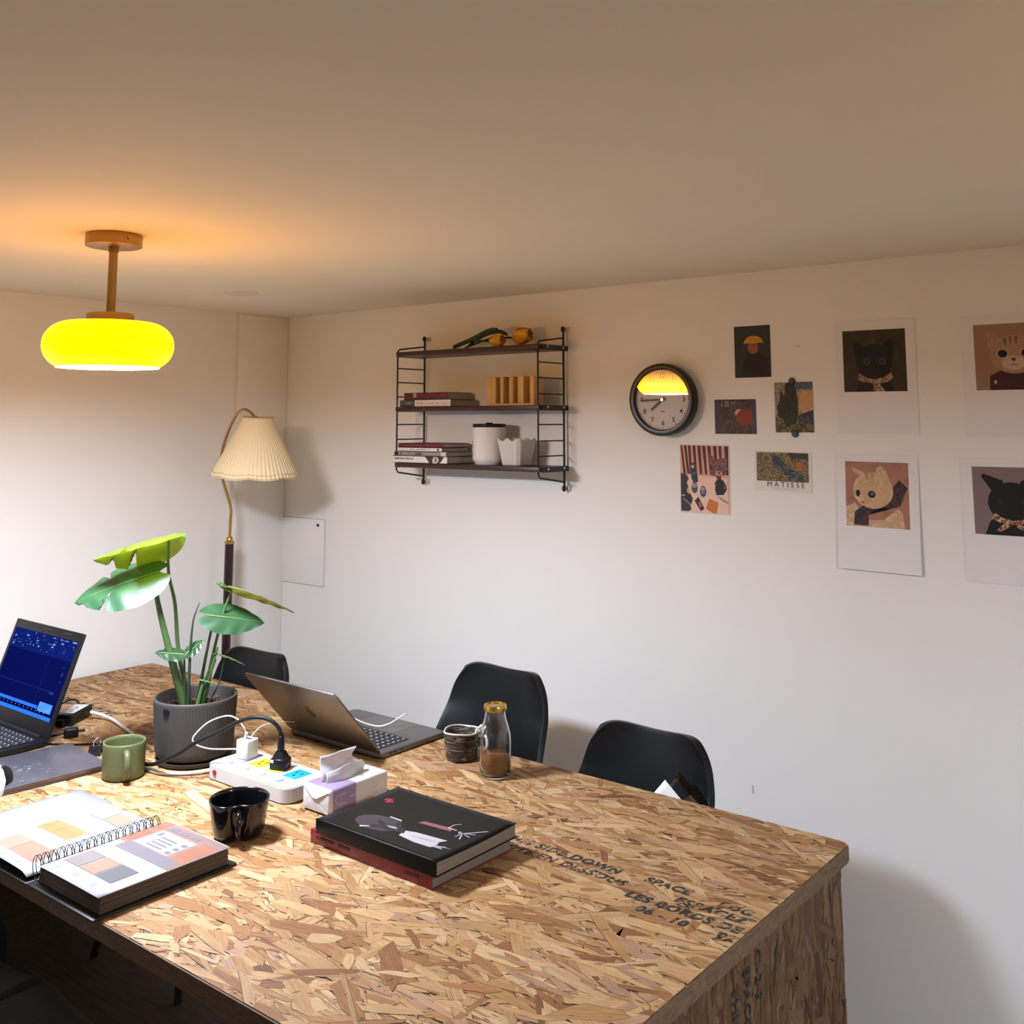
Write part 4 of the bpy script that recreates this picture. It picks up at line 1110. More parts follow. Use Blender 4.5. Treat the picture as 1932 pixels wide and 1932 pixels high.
# ---- binder clip
bc = thing('binder_clip', (.800, -1.205, ZT), R(35), 'small black binder clip between the sketchbook and the green mug', 'clip')
MB().add([(-.016, -.011, .001), (.016, -.011, .001), (.016, .0, .020), (-.016, .0, .020)], [[0, 1, 2, 3]]).add([(-.016, .011, .001), (.016, .011, .001), (.016, .001, .020), (-.016, .001, .020)], [[0, 1, 2, 3]]).build('clamp', mat('black spring steel', (.02, .02, .024), .3, metal=.4), bc).modifiers.new('t', 'SOLIDIFY').thickness = .0008
for s_ in (-1, 1):
    MB().tube([(-.007, .002 * s_, .019), (-.008, .010 * s_, .030), (0, .018 * s_, .036), (.008, .010 * s_, .030), (.007, .002 * s_, .019)], .0009, 8, sm=6).build('wire_arm', mat('steel wire', (.35, .35, .36), .3, metal=1.), bc)

# ---- mugs
def mug(name, label, loc, r, h, mt, taper=.94, heart=0., hdir=0., wall=.0045, hr=.0065, hsz=(.030, .026)):
    t = thing(name, loc, hdir, label, 'mug')
    def fn(a, z, j):
        k = 1.
        if heart:
            d = (a + PI) % (2 * PI) - PI
            k -= heart * math.exp(-(d / .30) ** 2) - heart * .45 * math.exp(-((abs(d) - .75) / .45) ** 2)
        return k
    ro_ = lambda z: r * (taper + (1 - taper) * (z / h) ** .8)
    prof = [(0, .003), (ro_(0) * .82, .0), (ro_(0) * .95, .002), (ro_(.006), .007)]
    prof += [(ro_(h * q), h * q) for q in (.2, .4, .6, .8, .95)] + [(ro_(h) - .0005, h - .0012), (ro_(h) - wall * .5, h), (ro_(h) - wall, h - .0014)]
    prof += [(ro_(h * q) - wall, h * q) for q in (.9, .6, .3, .12)] + [(ro_(0) * .7, .0065), (0, .006)]
    MB().lathe(prof, 72, fn=fn).build('body', mt, t)
    k = (1 - heart * .9) if heart else 1.
    x0 = ro_(h * .78) * k - .003; x1 = ro_(h * .2) * k - .003
    w_, d_ = hsz
    MB().tube([(x0, 0, h * .80), (x0 + w_ * .75, 0, h * .80), (x0 + w_ * 1.08, 0, h * .60), (x0 + w_ * .98, 0, h * .36), (x1 + w_ * .4, 0, h * .17), (x1, 0, h * .15)], hr, 12, sm=8).build('handle', mt, t)
    return t
m_green = mat('sage green glaze', (.100, .112, .042), .42, noise=(160, .10, (1, 1, 1)))
mug('mug', 'sage green mug with its handle towards the camera', (1.000, -1.248, ZT), .0485, .0815, m_green, .97, 0, R(-25), hsz=(.026, .03), hr=.0075)
m_bglz = mat('glossy black glaze', (.004, .004, .005), .16, coat=.4)
mug('mug', 'glossy black mug with a pinched heart shaped rim beside the binder', (1.494, -1.287, ZT), .0600, .072, m_bglz, .80, .17, R(-37.5), hr=.0055, hsz=(.027, .03))

# ---- potted monstera
pt = thing('potted_plant', (1.020, -1.070, ZT), 0, 'monstera plant in a ribbed charcoal pot', 'plant')
px_, py_ = 1.020, -1.070
def P(x, y, z): return Vector((x - px_, y - py_, z - ZT))
m_pot = mat('charcoal ceramic', (.044, .038, .033), .55, noise=(90, .08, (1, 1, 1)))
prof = [(0, .012), (.070, .012), (.082, .014), (.0895, .020), (.0930, .030)] + [(.0930 + .0065 * q, .030 + .108 * q) for q in (.1, .2, .4, .6, .8, 1.)] + [(.1000, .143), (.1005, .150), (.0990, .1525), (.0955, .1525), (.0940, .149), (.0925, .12), (.088, .11)]
def ribs(a, z, j):
    return 1 + (.006 * math.cos(a * 92) if .028 < z < .139 and j < 12 else 0)
MB().lathe(prof, 368, fn=ribs).build('pot', m_pot, pt)
va = math.atan2(-.57 * 1, .822) - .74       # spot on the pot wall turned to the camera's left
MB().cyl((.0965 * math.cos(va), .0965 * math.sin(va), .133), (.1022 * math.cos(va), .1022 * math.sin(va), .133), .0085, seg=24).build('side_hole', m_black, pt)
sharp(MB().lathe([(0, 0), (.080, 0), (.088, .003), (.092, .012), (.089, .0125), (.084, .006), (0, .005)], 72).build('saucer', mat('dark saucer', (.03, .028, .026), .5), pt))
so_ = MB().grid(lambda u, v: ((.089 * v) * math.cos(2 * PI * u), (.089 * v) * math.sin(2 * PI * u), .122 + .006 * math.sin(u * 40 + v * 9) * v * (1 - v) * 2 + .004 * math.sin(23 * v)), 48, 12)
rs2 = random.Random(4)
for k in range(150):
    a, r_ = rs2.uniform(0, 2 * PI), .086 * math.sqrt(rs2.random())
    so_.sphere((r_ * math.cos(a), r_ * math.sin(a), .124 + rs2.uniform(0, .004)), rs2.uniform(.003, .007), sc=(1, rs2.uniform(.6, 1), .7), seg=8)
tag(so_.build('soil', mat('reddish bark soil', (.10, .045, .03), .9, noise=(120, .5, (1, 1, 1))), pt), kind='stuff')

def leaf_mat(name, col, col2, tl):
    m = mat(name, col, .30, spec=.7, noise=(18, .18, (1, 1, 1)), coat=.5)
    nt = m.node_tree; b = nt.nodes['Principled BSDF']; out = nt.nodes['Material Output']
    t_ = nt.nodes.new('ShaderNodeBsdfTranslucent'); t_.inputs[0].default_value = (*col2, 1)
    ad = nt.nodes.new('ShaderNodeMixShader'); ad.inputs[0].default_value = tl
    nt.links.new(b.outputs[0], ad.inputs[1]); nt.links.new(t_.outputs[0], ad.inputs[2]); nt.links.new(ad.outputs[0], out.inputs[0])
    return m
m_leaf = leaf_mat('monstera leaf', (.022, .070, .026), (.12, .26, .03), .12)
m_litleaf = leaf_mat('lamplit lime leaf', (.14, .26, .02), (.45, .60, .02), .45)  # brighter lime copy of the leaf, lamplight from above put into its colour
m_olive = leaf_mat('olive leaf', (.055, .10, .018), (.25, .24, .02), .30)
m_dleaf = leaf_mat('dark leaf', (.018, .05, .018), (.06, .14, .02), .12)
m_stem = mat('green stem', (.055, .105, .025), .4, noise=(30, .3, (1, 1, .2)))
m_dstem = mat('dark stem', (.018, .032, .014), .4)
def mleaf(name, base, tip, nrm, width, mt, cuts=(), droop=.12, fold=.10, curl=.0, lab=None):
    """heart shaped leaf from petiole point to tip; cuts = (side, position, depth, half width)"""
    b, tp, nn = Vector(base), Vector(tip), Vector(nrm).normalized()
    d = tp - b; L = d.length; hd = d.normalized()
    sd = hd.cross(nn).normalized(); nn = sd.cross(hd)
    NU, NV = 28, 44
    def half(v):
        w_ = math.sin(PI * min(1., (v + .006) / 1.006) ** .62) ** .78 if v < 1 else 0
        return max(.0, w_)
    def fn(u, v):
        x = u * 2 - 1
        hw = half(v) * width / 2
        s_ = 1 if x > 0 else -1
        k = 1.
        for (cs, cp, cdp, chw) in cuts:
            # veins run forward: position measured along a slanted line
            if cs == s_:
                vv = v - abs(x) * .16
                q = abs(vv - cp) / chw
                if q < 1: k = min(k, 1 - cdp * (1 - q ** 2) ** .5)
        xx = x * k
        back = -.22 * L * (abs(x) ** 1.2) * max(0, 1 - v * 2.2) ** 1.3      # lobes reach back past the petiole
        p = b + hd * (L * v * (1 - .0) + back + .10 * L * abs(xx) * (1 - v)) + sd * (hw * xx)
        p += nn * (-droop * L * v * v - fold * hw * abs(xx) ** 1.6 + .0010 * math.sin(v * 26 + abs(x) * 4) * abs(x) + curl * hw * x)
        return p
    o = MB().grid(fn, NU, NV).build(name, mt, pt)
    vein = MB().tube([fn(.5, k / 20) + nn * .0006 for k in range(20)], .0016, 6, taper=lambda t: 1 - .8 * t).build('midrib', mat('pale midrib', (.16, .24, .07), .4), o)
    return o
def stem(pts, r0, r1, mt):
    MB().tube(pts, r0, 10, sm=8, taper=lambda t: 1 + (r1 / r0 - 1) * t, m=0).build('stem', mt, pt)
VD = Vector((.822, -.57, 0))              # towards the camera
# big glossy leaf on the left
stem([P(1.020, -1.095, .865), P(1.012, -1.125, .96), P(1.000, -1.150, 1.055), P(.990, -1.170, 1.14), P(.984, -1.178, 1.196)], .0115, .0045, m_stem)
mleaf('leaf', P(.988, -1.165, 1.208), P(.880, -1.330, 1.158), VD * .55 + Vector((.05, .0, .84)), .150, m_leaf, ((1, .40, .62, .035), (-1, .50, .55, .035), (-1, .75, .35, .03)), .10, .22)
# lime leaf behind it, seen from below
stem([P(1.010, -1.075, .865), P(.985, -1.10, 1.0), P(.975, -1.11, 1.12), P(.972, -1.13, 1.20), P(.985, -1.142, 1.282)], .006, .0032, m_stem)
mleaf('leaf', P(.998, -1.130, 1.296), P(.905, -1.300, 1.262), Vector((-.35, .30, .88)), .150, m_litleaf, ((1, .35, .70, .05), (1, .62, .5, .04), (-1, .45, .5, .04)), .10, .55)
# right hand leaves
stem([P(1.030, -1.075, .870), P(1.045, -1.070, .96), P(1.064, -1.066, 1.050), P(1.072, -1.063, 1.082)], .0045, .0024, m_dstem)
mleaf('leaf', P(1.062, -1.080, 1.100), P(1.142, -.960, 1.078), VD * .75 + Vector((0, 0, .66)), .085, m_leaf, (), .06, .18)
stem([P(1.032, -1.060, .870), P(1.050, -1.050, .98), P(1.075, -1.040, 1.09), P(1.092, -1.030, 1.150)], .0050, .0024, m_stem)
mleaf('leaf', P(1.088, -1.035, 1.166), P(1.186, -.895, 1.118), Vector((-.25, .10, .95)), .085, m_olive, (), .14, .20)
mleaf('leaf', P(1.092, -1.028, 1.158), P(1.070, -1.062, 1.180), Vector((.3, -.2, .9)), .022, m_leaf, (), .05, .1)
# small dark leaves near the pot and the unopened spear
stem([P(1.035, -1.105, .865), P(1.032, -1.112, .94), P(1.030, -1.115, 1.005)], .0035, .0022, m_dstem)
mleaf('leaf', P(1.030, -1.118, 1.008), P(.992, -1.172, 1.018), Vector((.35, -.25, .9)), .052, m_dleaf, (), .02, .1)
mleaf('leaf', P(1.032, -1.112, 1.008), P(1.060, -1.082, 1.040), Vector((.45, -.3, .8)), .040, m_dleaf, (), .02, .1)
stem([P(1.040, -1.105, .865), P(1.041, -1.106, 1.00), P(1.043, -1.102, 1.085), P(1.052, -1.092, 1.130)], .0046, .0010, m_dstem)
for (x, y, x2, y2, zt2) in ((1.045, -1.085, 1.075, -1.050, 1.02), (1.040, -1.08, 1.068, -1.05, .99), (1.05, -1.09, 1.066, -1.068, .97), (1.03, -1.06, 1.055, -1.04, 1.03)):
    stem([P(x, y, .865), P((x + x2) / 2, (y + y2) / 2, .93), P(x2, y2, zt2)], .0065, .0018, m_stem)
stem([P(1.05, -1.07, .865), P(1.075, -1.045, .93), P(1.082, -1.035, .99)], .002, .0012, m_dstem)
mleaf('leaf', P(1.070, -1.052, 1.004), P(1.118, -.995, .984), Vector((-.1, 0, 1)), .022, m_leaf, (), .15, .1)
mleaf('leaf', P(1.055, -1.085, .945), P(1.085, -1.05, .935), Vector((.1, 0, 1)), .012, m_dleaf, (), .1, .1)

# ---- power strip with its plugs
ps = thing('power_strip', (1.302, -1.066, ZT), 0, 'white power strip with coloured sockets and a red button', 'power strip')
m_pst = mat('white strip plastic', (.46, .44, .43), .28, coat=.2)
sharp(MB().prism(rrect(-.149, -.066, .149, .066, .028, 10), .002, .031, bev=.004).build('housing', m_pst, ps), 50)
sharp(MB().prism(rrect(-.146, -.063, .146, .063, .026, 10), .031, .0322, bev=.0008).build('top_plate', mat('white top plate', (.50, .495, .50), .3), ps), 50)
SOC = ((-.100, (.60, .46, .62), 'lilac'), (-.038, (.62, .62, .02), 'yellow green'), (.024, (.74, .50, .06), 'amber'), (.086, (.01, .26, .68), 'blue'))
for x, c_, n_ in SOC:
    s_ = tag(MB().box((x, .016, .0325), (.044, .050, .0012), b=.0004).build('socket', mat(n_ + ' socket', c_, .35), ps), n_ + ' socket plate')
    for dx in (-.009, .009):
        MB().box((x + dx, .022, .0332), (.003, .010, .0004)).build('slot', m_black, s_)
    MB().box((x, .006, .0332), (.006, .006, .0004)).build('slot', m_black, s_)
    MB().cyl((x - .004, -.035, .032), (x - .004, -.035, .0355), .0115, seg=24).build('switch_button', mat(n_ + ' button', tuple(min(.8, .35 + .5 * q) for q in c_), .35), ps)
MB().cyl((-.108, -.062, .018), (-.108, -.0685, .018), .0060, seg=20).build('red_button', mat('red button', (.25, .006, .008), .25), ps)
MB().prism([(.030, -.0635), (.125, -.0635), (.140, -.052), (.1455, -.040), (.138, -.038), (.125, -.047), (.060, -.048), (.045, -.054)], .0318, .0328).build('green_band', mat('pale green plastic', (.36, .62, .22), .35), ps)
for k in range(4): MB().box((.122, .030 - .018 * k, .0325), (.013, .005, .0008)).build('usb_slot', mat('usb grey', (.45, .45, .42), .5), ps)
cg = thing('usb_charger', (1.204, -1.050, ZT + .0325), R(8), 'white cube charger plugged into the power strip', 'charger')
MB().box((0, 0, .0225), (.038, .038, .044), b=.004, seg=3).build('cube', mat('white charger plastic', (.52, .50, .48), .3), cg)
for x in (-.008, .008): MB().box((x, .0, .0447), (.009, .004, .0006)).build('usb_port', m_black, cg)
bp = thing('plug', (1.328, -1.050, ZT + .0325), R(20), 'black three pin plug standing in the power strip', 'plug')
MB().prism([(-.018, -.017), (.018, -.017), (.020, -.006), (.018, .017), (-.018, .017), (-.020, -.006)], 0, .026, bev=.004).build('plug_body', m_black, bp)
MB().add([(-.015, -.014, .025), (.015, -.014, .025), (.015, .014, .025), (-.015, .014, .025), (-.008, -.008, .040), (.008, -.008, .040), (.008, .008, .040), (-.008, .008, .040)], [[0, 1, 5, 4], [1, 2, 6, 5], [2, 3, 7, 6], [3, 0, 4, 7], [4, 5, 6, 7]]).build('shoulder', m_black, bp)
MB().lathe([(0, .038), (.0085, .038), (.0082, .050), (.0070, .070), (.0072, .072), (0, .072)], 20).build('strain_relief', m_black, bp)
MB().box((-.0125, -.0165, .020), (.008, .002, .006), rz=0).build('sticker', m_paper, bp)
cable('power_cable', 'thick black power cord arching from the standing plug down past the plant pot', [(1.328, -1.050, .851), (1.326, -1.052, .866), (1.316, -1.059, .882), (1.296, -1.069, .892), (1.268, -1.085, .893), (1.234, -1.100, .881), (1.195, -1.125, .858), (1.153, -1.160, .833), (1.115, -1.183, .805), (1.068, -1.195, .782), (1.02, -1.1955, .768), (.965, -1.200, .7655), (.925, -1.214, .7555)], .0047, m_bcab)
cable('usb_cable', 'white charging cable looping out of the cube charger in front of the pot', [(1.196, -1.052, .834), (1.210, -1.062, .850), (1.206, -1.068, .862), (1.192, -1.072, .874), (1.168, -1.085, .880), (1.143, -1.116, .869), (1.125, -1.138, .845), (1.120, -1.144, .830), (1.127, -1.135, .817), (1.138, -1.105, .804), (1.155, -1.055, .795), (1.17, -1.01, .786), (1.16, -.975, .765), (1.13, -.95, .7535)], .0017, m_wcab)
MB().cyl((0, 0, 0), (.004, -.003, .014), .0040, seg=12).build('usb_connector', mat('clear white plastic', (.7, .68, .66), .2), cg, (-.006, 0, .0435))
cable('usb_cable', 'thin white cable running from the cube charger to the grey laptop', [(1.212, -1.048, .794 + .034), (1.206, -1.030, .838), (1.192, -.998, .842), (1.166, -.940, .832), (1.125, -.87, .812), (1.085, -.80, .79), (1.02, -.74, .772), (1.0, -.68, .772)], .0012, m_wcab)

# ---- grey laptop seen from behind
gl_ = thing('laptop', (1.2155, -.790, ZT), 0, 'space grey laptop with its lid leaning open, seen from behind', 'laptop')
m_alu = mat('space grey aluminium', (.23, .215, .205), .36, metal=.9)
m_deck = mat('dark grey deck', (.16, .145, .14), .42, metal=.7)
gb = MB().prism(rrect(-.1735, .0, .1735, .240, .012, 6), .002, .0135, bev=.002)
gb.build('base', m_deck, gl_)
gk = MB()
for r_ in range(6):
    for c_ in range(14):
        if r_ == 5 and 4 <= c_ <= 8:
            if c_ == 4: gk.box((-.1335 + c_ * .0205 + .041, .032 + r_ * .0175, .0140), (.098, .0150, .0012), b=.0005, seg=1)
            continue
        gk.box((-.1335 + c_ * .0205, .032 + r_ * .0175, .0140), (.0175, .0150, .0012), b=.0005, seg=1)
MB().box((0, .076, .0136), (.290, .112, .0004)).build('keyboard_tray', m_black, gl_)
tag(gk.build('keys', m_key, gl_), kind='stuff')
gt = MB()
for r_ in range(6):
    for c_ in range(14): gt.box((-.1335 + c_ * .0205, .032 + r_ * .0175, .0147), (.0040, .0045, .0001))
tag(gt.build('key_legends', mat('grey legend', (.55, .55, .56), .6), gl_), kind='stuff')
MB().box((0, .187, .0136), (.150, .092, .0003)).build('trackpad', mat('trackpad dark', (.15, .14, .135), .3, metal=.6), gl_)
for k in range(3): MB().box((.1736, .035 + .014 * k + (.01 if k == 2 else 0), .0085), (.0008, .008, .003)).build('port', m_black, gl_)
GA = math.atan2(.145, .158)
MG = Matrix.Translation((0, .004, .015)) @ Matrix.Rotation(GA, 4, 'X')      # z up along the lid, +y faces the user
GH = .232
lidp = [(x, y) for x, y in rrect(-.1735, .0, .1735, GH, .011, 6)]
ML2 = MG @ basis((1, 0, 0), (0, 0, 1), (0, 0, 0))
MB().prism(lidp, -.0012, .0036, M=ML2, bev=.0015).build('lid', m_alu, gl_)
MB().box((0, .0014, GH / 2 + .003), (.330, .0006, GH - .022), M=MG).build('screen', mat('dark laptop screen', (.006, .006, .008), .15, emit=(.35, .38, .42), es=.25), gl_)
# fruit mark with a bite on the lid
def fruit():
    pts = []
    for k in range(48):
        a = 2 * PI * k / 48
        r_ = 1 + .10 * math.cos(2 * a) * -1
        x = .92 * r_ * math.cos(a); y = r_ * math.sin(a)
        y -= .22 * math.exp(-(x / .28) ** 2) * (1 if y > 0 else -.45)
        dx, dy = x - 1.12, y - .12
        dd = math.hypot(dx, dy)
        if dd < .46:
            x, y = 1.12 + dx / dd * .46, .12 + dy / dd * .46
        pts.append((x, y))
    return pts
ap_ = MB()
sc_a = .0150
Mlogo = MG @ basis((1, 0, 0), (0, 0, 1), (0, -.0037, GH / 2))
ap_.prism([(x * sc_a, y * sc_a) for x, y in fruit()], 0, .0002, M=Mlogo)
ap_.prism([(sc_a * (.02 + .34 * math.cos(t) * .62 + .16), sc_a * (1.32 + .36 * math.sin(t))) for t in [2 * PI * k / 16 for k in range(16)]], 0, .0002, M=Mlogo @ Matrix.Translation((0, 0, 0)))
ap_.build('lid_emblem', mat('black mirror emblem', (.006, .006, .006), .12), gl_)
cable('usb_cable', 'short white cable end lying on the grey laptop deck', [(1.090, -.665, .800), (1.118, -.664, .792), (1.150, -.665, .783), (1.191, -.654, .7720), (1.228, -.641, .7685), (1.249, -.622, .775), (1.264, -.600, .788), (1.274, -.585, .797)], .0019, m_wcab)

# ---- tissue pack
tp_ = thing('tissue_pack', (1.5285, -1.030, ZT), 0, 'white soft tissue pack with a lilac band and a tissue pulled up', 'tissues')
m_film = mat('white plastic film', (.55, .52, .49), .3, bump=(70, .5, .003), coat=.2)
tpk = MB()
def packf(u, v):
    a = 2 * PI * u
    return (0, 0, 0)
MB().box((0, 0, .0265), (.088, .172, .051), b=.006, seg=3).build('wrapper', m_film, tp_)
m_lil = mat('lilac film', (.25, .185, .29), .3, coat=.25, bump=(60, .3, .002))
MB().box((0, -.044, .0265), (.0892, .074, .0522), b=.0062, seg=3).build('lilac_band', m_lil, tp_)
pm2 = MB()
for k in range(3): pm2.box((.0447, -.050 + .030 * (k == 1), .018 + .010 * k), (.0002, .022 - .004 * k, .0016))
pm2.tube([(.0448, -.062 + .008 * math.cos(2 * PI * k / 20), .030 + .008 * math.sin(2 * PI * k / 20)) for k in range(20)], .0005, 6, closed=True)
pm2.build('band_print', mat('pale lilac print', (.58, .50, .62), .5), tp_)
pm3 = MB().tube([(.0441, .045 + .007 * math.cos(2 * PI * k / 20), .034 + .008 * math.sin(2 * PI * k / 20)) for k in range(20)], .0005, 6, closed=True)
for k in range(2): pm3.box((.0441, .045, .020 - .004 * k), (.0002, .022 - .006 * k, .0014))
pm3.build('wrapper_print', mat('beige print', (.58, .50, .44), .6), tp_)
fold = MB()
fold.add([(-.043, -.0865, .049), (.043, -.0865, .049), (.006, -.0895, .030), (-.006, -.0895, .030)], [[0, 1, 2, 3]])
fold.add([(-.043, -.0863, .004), (.043, -.0863, .004), (.010, -.0885, .020), (-.010, -.0885, .020)], [[0, 1, 2, 3]])
solid(fold.build('end_fold', m_film, tp_), .0006)
def tis(u, v):      # a pulled tissue standing up from the slot like a small sail
    foot = Vector((-.012 + .010 * math.sin(u * 4), -.062 + .108 * u, .050))
    topz = .102 + .013 * u - .003 * math.sin(u * PI)
    tip = Vector((-.026 + .034 * u + .004 * math.sin(u * 7), -.055 + .070 * u, topz))
    p = foot.lerp(tip, v)
    p.x += .006 * math.sin(u * 5 + v * 3) * v * (1 - .5 * v) + .003 * math.sin(v * 7 + u * 2)
    p.y += (.014 * math.sin(v * 6.5) * u ** 3 if v < .95 else 0)
    return p
solid(MB().grid(tis, 40, 16).build('tissue', mat('white tissue', (.56, .55, .545), .9, sss=.1), tp_), .0008)
def tis2(u, v):
    p = tis(u, v * (.42 + .12 * math.sin(u * 3.1)))
    return p + Vector((.012 + .008 * math.sin(u * 3) * v, .004, 0))
solid(MB().grid(tis2, 40, 12).build('tissue', MATS['white tissue'], tp_), .0008)

# ---- two big catalogues
GX = 'big catalogues stacked on the table'
def catalogue(label, cx, cy, z0, W_, D_, H_, cov, rz, bowl=0.):
    t = thing('catalogue', (cx, cy, z0), rz, label, 'book', GX)
    def top(u, v):      # front cover sags slightly away from the spine
        return Vector(((u - .5) * W_, (v - .5) * D_, H_ - .001 - bowl * math.sin(PI * min(1, v * 1.0)) * .6 - bowl * .3 * math.sin(PI * u) * v))
    solid(MB().grid(top, 20, 20).build('front_cover', cov, t), .0012, -1)
    MB().box((0, 0, .0008), (W_, D_, .0014)).build('back_cover', cov, t)
    MB().box((0, -D_ / 2 + .0008, H_ / 2), (W_, .0018, H_ - .0004), b=.0007).build('spine', cov, t)
    pb = MB()
    nl = 5
    def pg(u, v): q = top(u, v); q.z -= .0013; return q
    n = 20
    vs = []; fs = []
    for i in range(n + 1):
        for j in range(n + 1):
            q = pg(i / n, j / n); vs.append((q.x * .985, q.y * .985, q.z))
    k0 = len(vs)
    for i in range(n + 1):
        for j in range(n + 1): vs.append(((i / n - .5) * W_ * .985, (j / n - .5) * D_ * .985, .0016))
    id_ = lambda i, j: i * (n + 1) + j
    for i in range(n):
        fs.append([id_(i, 0), id_(i + 1, 0), k0 + id_(i + 1, 0), k0 + id_(i, 0)]); fs.append([id_(i, n), id_(i + 1, n), k0 + id_(i + 1, n), k0 + id_(i, n)])
        fs.append([id_(0, i), id_(0, i + 1), k0 + id_(0, i + 1), k0 + id_(0, i)]); fs.append([id_(n, i), id_(n, i + 1), k0 + id_(n, i + 1), k0 + id_(n, i)])
    pb.add(vs, fs)
    pb.build('page_block', mat('catalogue page edges', (.19, .150, .105), .8, noise=(5, .35, (1, 1, 330))), t)
    return t, top
m_redc = mat('crimson cover', (.20, .010, .028), .38, coat=.1)
rb, _ = catalogue('crimson catalogue underneath the black catalogue', 1.806, -1.113, ZT, .334, .222, .0250, m_redc, R(-1), 0)
rp = MB()
for u0, u1 in ((-.150, -.098), (-.086, -.052), (.098, .134)):
    rp.box(((u0 + u1) / 2, -.1121, .0135), (u1 - u0, .0004, .0046))
rp.build('spine_lettering', mat('dark crimson print', (.05, .004, .010), .5), rb)
m_blkc = mat('black glossy cover', (.005, .005, .005), .34, spec=.14)
bb, btop = catalogue('black catalogue with a fashion photograph on its cover, on top of the crimson one', 1.824, -1.117, ZT + .0254, .322, .228, .0270, m_blkc, R(0), .004)
art = MB()
def cov(x, y, k): # world x, y on the cover -> local point just above it
    q = btop((x - 1.824) / .322 + .5, (y + 1.117) / .228 + .5); return (q.x, q.y, q.z + .0002 + .00005 * k)
def cpoly(pts, m_, k): art.add([cov(x, y, k) for x, y in pts], [list(range(len(pts)))], m_)
am = [mat('print white', (.40, .37, .37), .35), mat('print glow', (.032, .025, .029), .35), mat('print rose', (.20, .07, .08), .35), mat('print red', (.35, .02, .03), .35), mat('print black', (.006, .006, .006), .3), mat('print grey', (.28, .26, .27), .35)]
cpoly([(1.770 + .055 * math.cos(t), -1.165 + .034 * math.sin(t)) for t in [2 * PI * k / 24 for k in range(24)]], 1, 0)
am.append(mat('print glow bright', (.085, .066, .074), .35))
cpoly([(1.775 + .030 * math.cos(t), -1.160 + .018 * math.sin(t)) for t in [2 * PI * k / 24 for k in range(24)]], 6, 1)
cpoly([(1.845, -1.184), (1.836, -1.160), (1.860, -1.152), (1.900, -1.148), (1.934, -1.145), (1.926, -1.160), (1.932, -1.172), (1.930, -1.188), (1.890, -1.190)], 0, 2)
cpoly([(1.856, -1.170), (1.90, -1.162), (1.93, -1.160), (1.90, -1.170)], 5, 3)
cpoly([(1.846, -1.172), (1.838, -1.158), (1.815, -1.150), (1.80, -1.128), (1.792, -1.130), (1.803, -1.155), (1.780, -1.158), (1.765, -1.150), (1.758, -1.156), (1.776, -1.168), (1.752, -1.195), (1.757, -1.200), (1.787, -1.178), (1.815, -1.178)], 4, 3)
cpoly([(1.764, -1.126), (1.795, -1.126), (1.80, -1.131), (1.766, -1.130)], 0, 4); cpoly([(1.752, -1.197), (1.768, -1.186), (1.77, -1.189), (1.757, -1.203)], 0, 4); cpoly([(1.79, -1.164), (1.812, -1.158), (1.822, -1.164), (1.805, -1.168)], 5, 4)
cpoly([(1.930, -1.176), (1.953, -1.168), (1.951, -1.171), (1.967, -1.170), (1.945, -1.176), (1.955, -1.182), (1.931, -1.184)], 5, 4)
cpoly([(1.828, -1.115), (1.834, -1.102), (1.900, -1.094), (1.908, -1.108)], 2, 1)
def seg(x0, y0, x1, y1, w_):
    dx, dy = x1 - x0, y1 - y0; l = math.hypot(dx, dy); nx, ny = -dy / l * w_, dx / l * w_
    cpoly([(x0 - nx, y0 - ny), (x1 - nx, y1 - ny), (x1 + nx, y1 + ny), (x0 + nx, y0 + ny)], 0, 5)
for a in ((1.893, -1.079, 1.893, -1.098, .0012), (1.893, -1.098, 1.915, -1.098, .0016), (1.893, -1.079, 1.902, -1.070, .001), (1.922, -1.102, 1.928, -1.099, .0022), (1.928, -1.108, 1.966, -1.066, .0014), (1.936, -1.099, 1.957, -1.092, .0012), (1.935, -1.106, 1.946, -1.126, .0013), (1.938, -1.103, 1.956, -1.108, .001), (1.932, -1.108, 1.932, -1.122, .001)): seg(*a)
for a in ((1.690, -1.066, 1.705, -1.060), (1.690, -1.072, 1.712, -1.066), (1.700, -1.078, 1.716, -1.070), (1.699, -1.060, 1.707, -1.080)):
    dx, dy = a[2] - a[0], a[3] - a[1]; l = math.hypot(dx, dy); nx, ny = -dy / l * .0018, dx / l * .0018
    cpoly([(a[0] - nx, a[1] - ny), (a[2] - nx, a[3] - ny), (a[2] + nx, a[3] + ny), (a[0] + nx, a[1] + ny)], 3, 5)
art.build('cover_picture', am, bb)

# ---- pottery cup and bottle
cu = thing('pottery_cup', (1.538, -.658, ZT), R(20), 'rough brown pottery cup with a curly white handle', 'cup')
m_rak = painterly('raku glaze', [(.030, .021, .015), (.060, .044, .030), (.022, .015, .010), (.13, .105, .08), (.035, .024, .017)], 20, (.45, .45, 3.4), .3)
def cupf(a, z, j): return 1 + .03 * math.sin(z * 420 + a) * (z < .058) + .02 * math.sin(3 * a + 1) + .012 * math.sin(7 * a + z * 90)
cpr = [(0, .002), (.036, 0), (.0385, .004)] + [(.0385 + .0065 * q, .004 + .058 * q) for q in [k / 12 for k in range(1, 13)]] + [(.0442, .066), (.0425, .067), (.0408, .0645), (.039, .04), (.036, .015), (0, .013)]
MB().lathe(cpr, 64, fn=cupf).build('body', m_rak, cu)
m_ivg = mat('ivory glaze', (.55, .50, .42), .3)
rim = MB().tube([((.0436) * cupf(a, .066, 0) * math.cos(a), .0436 * cupf(a, .066, 0) * math.sin(a), .0668 + .0012 * math.sin(3 * a)) for a in [2 * PI * k / 40 for k in range(40)]], .0022, 8, closed=True)
rim.build('rim', m_ivg, cu)
hd_ = MB()
ha = R(5)
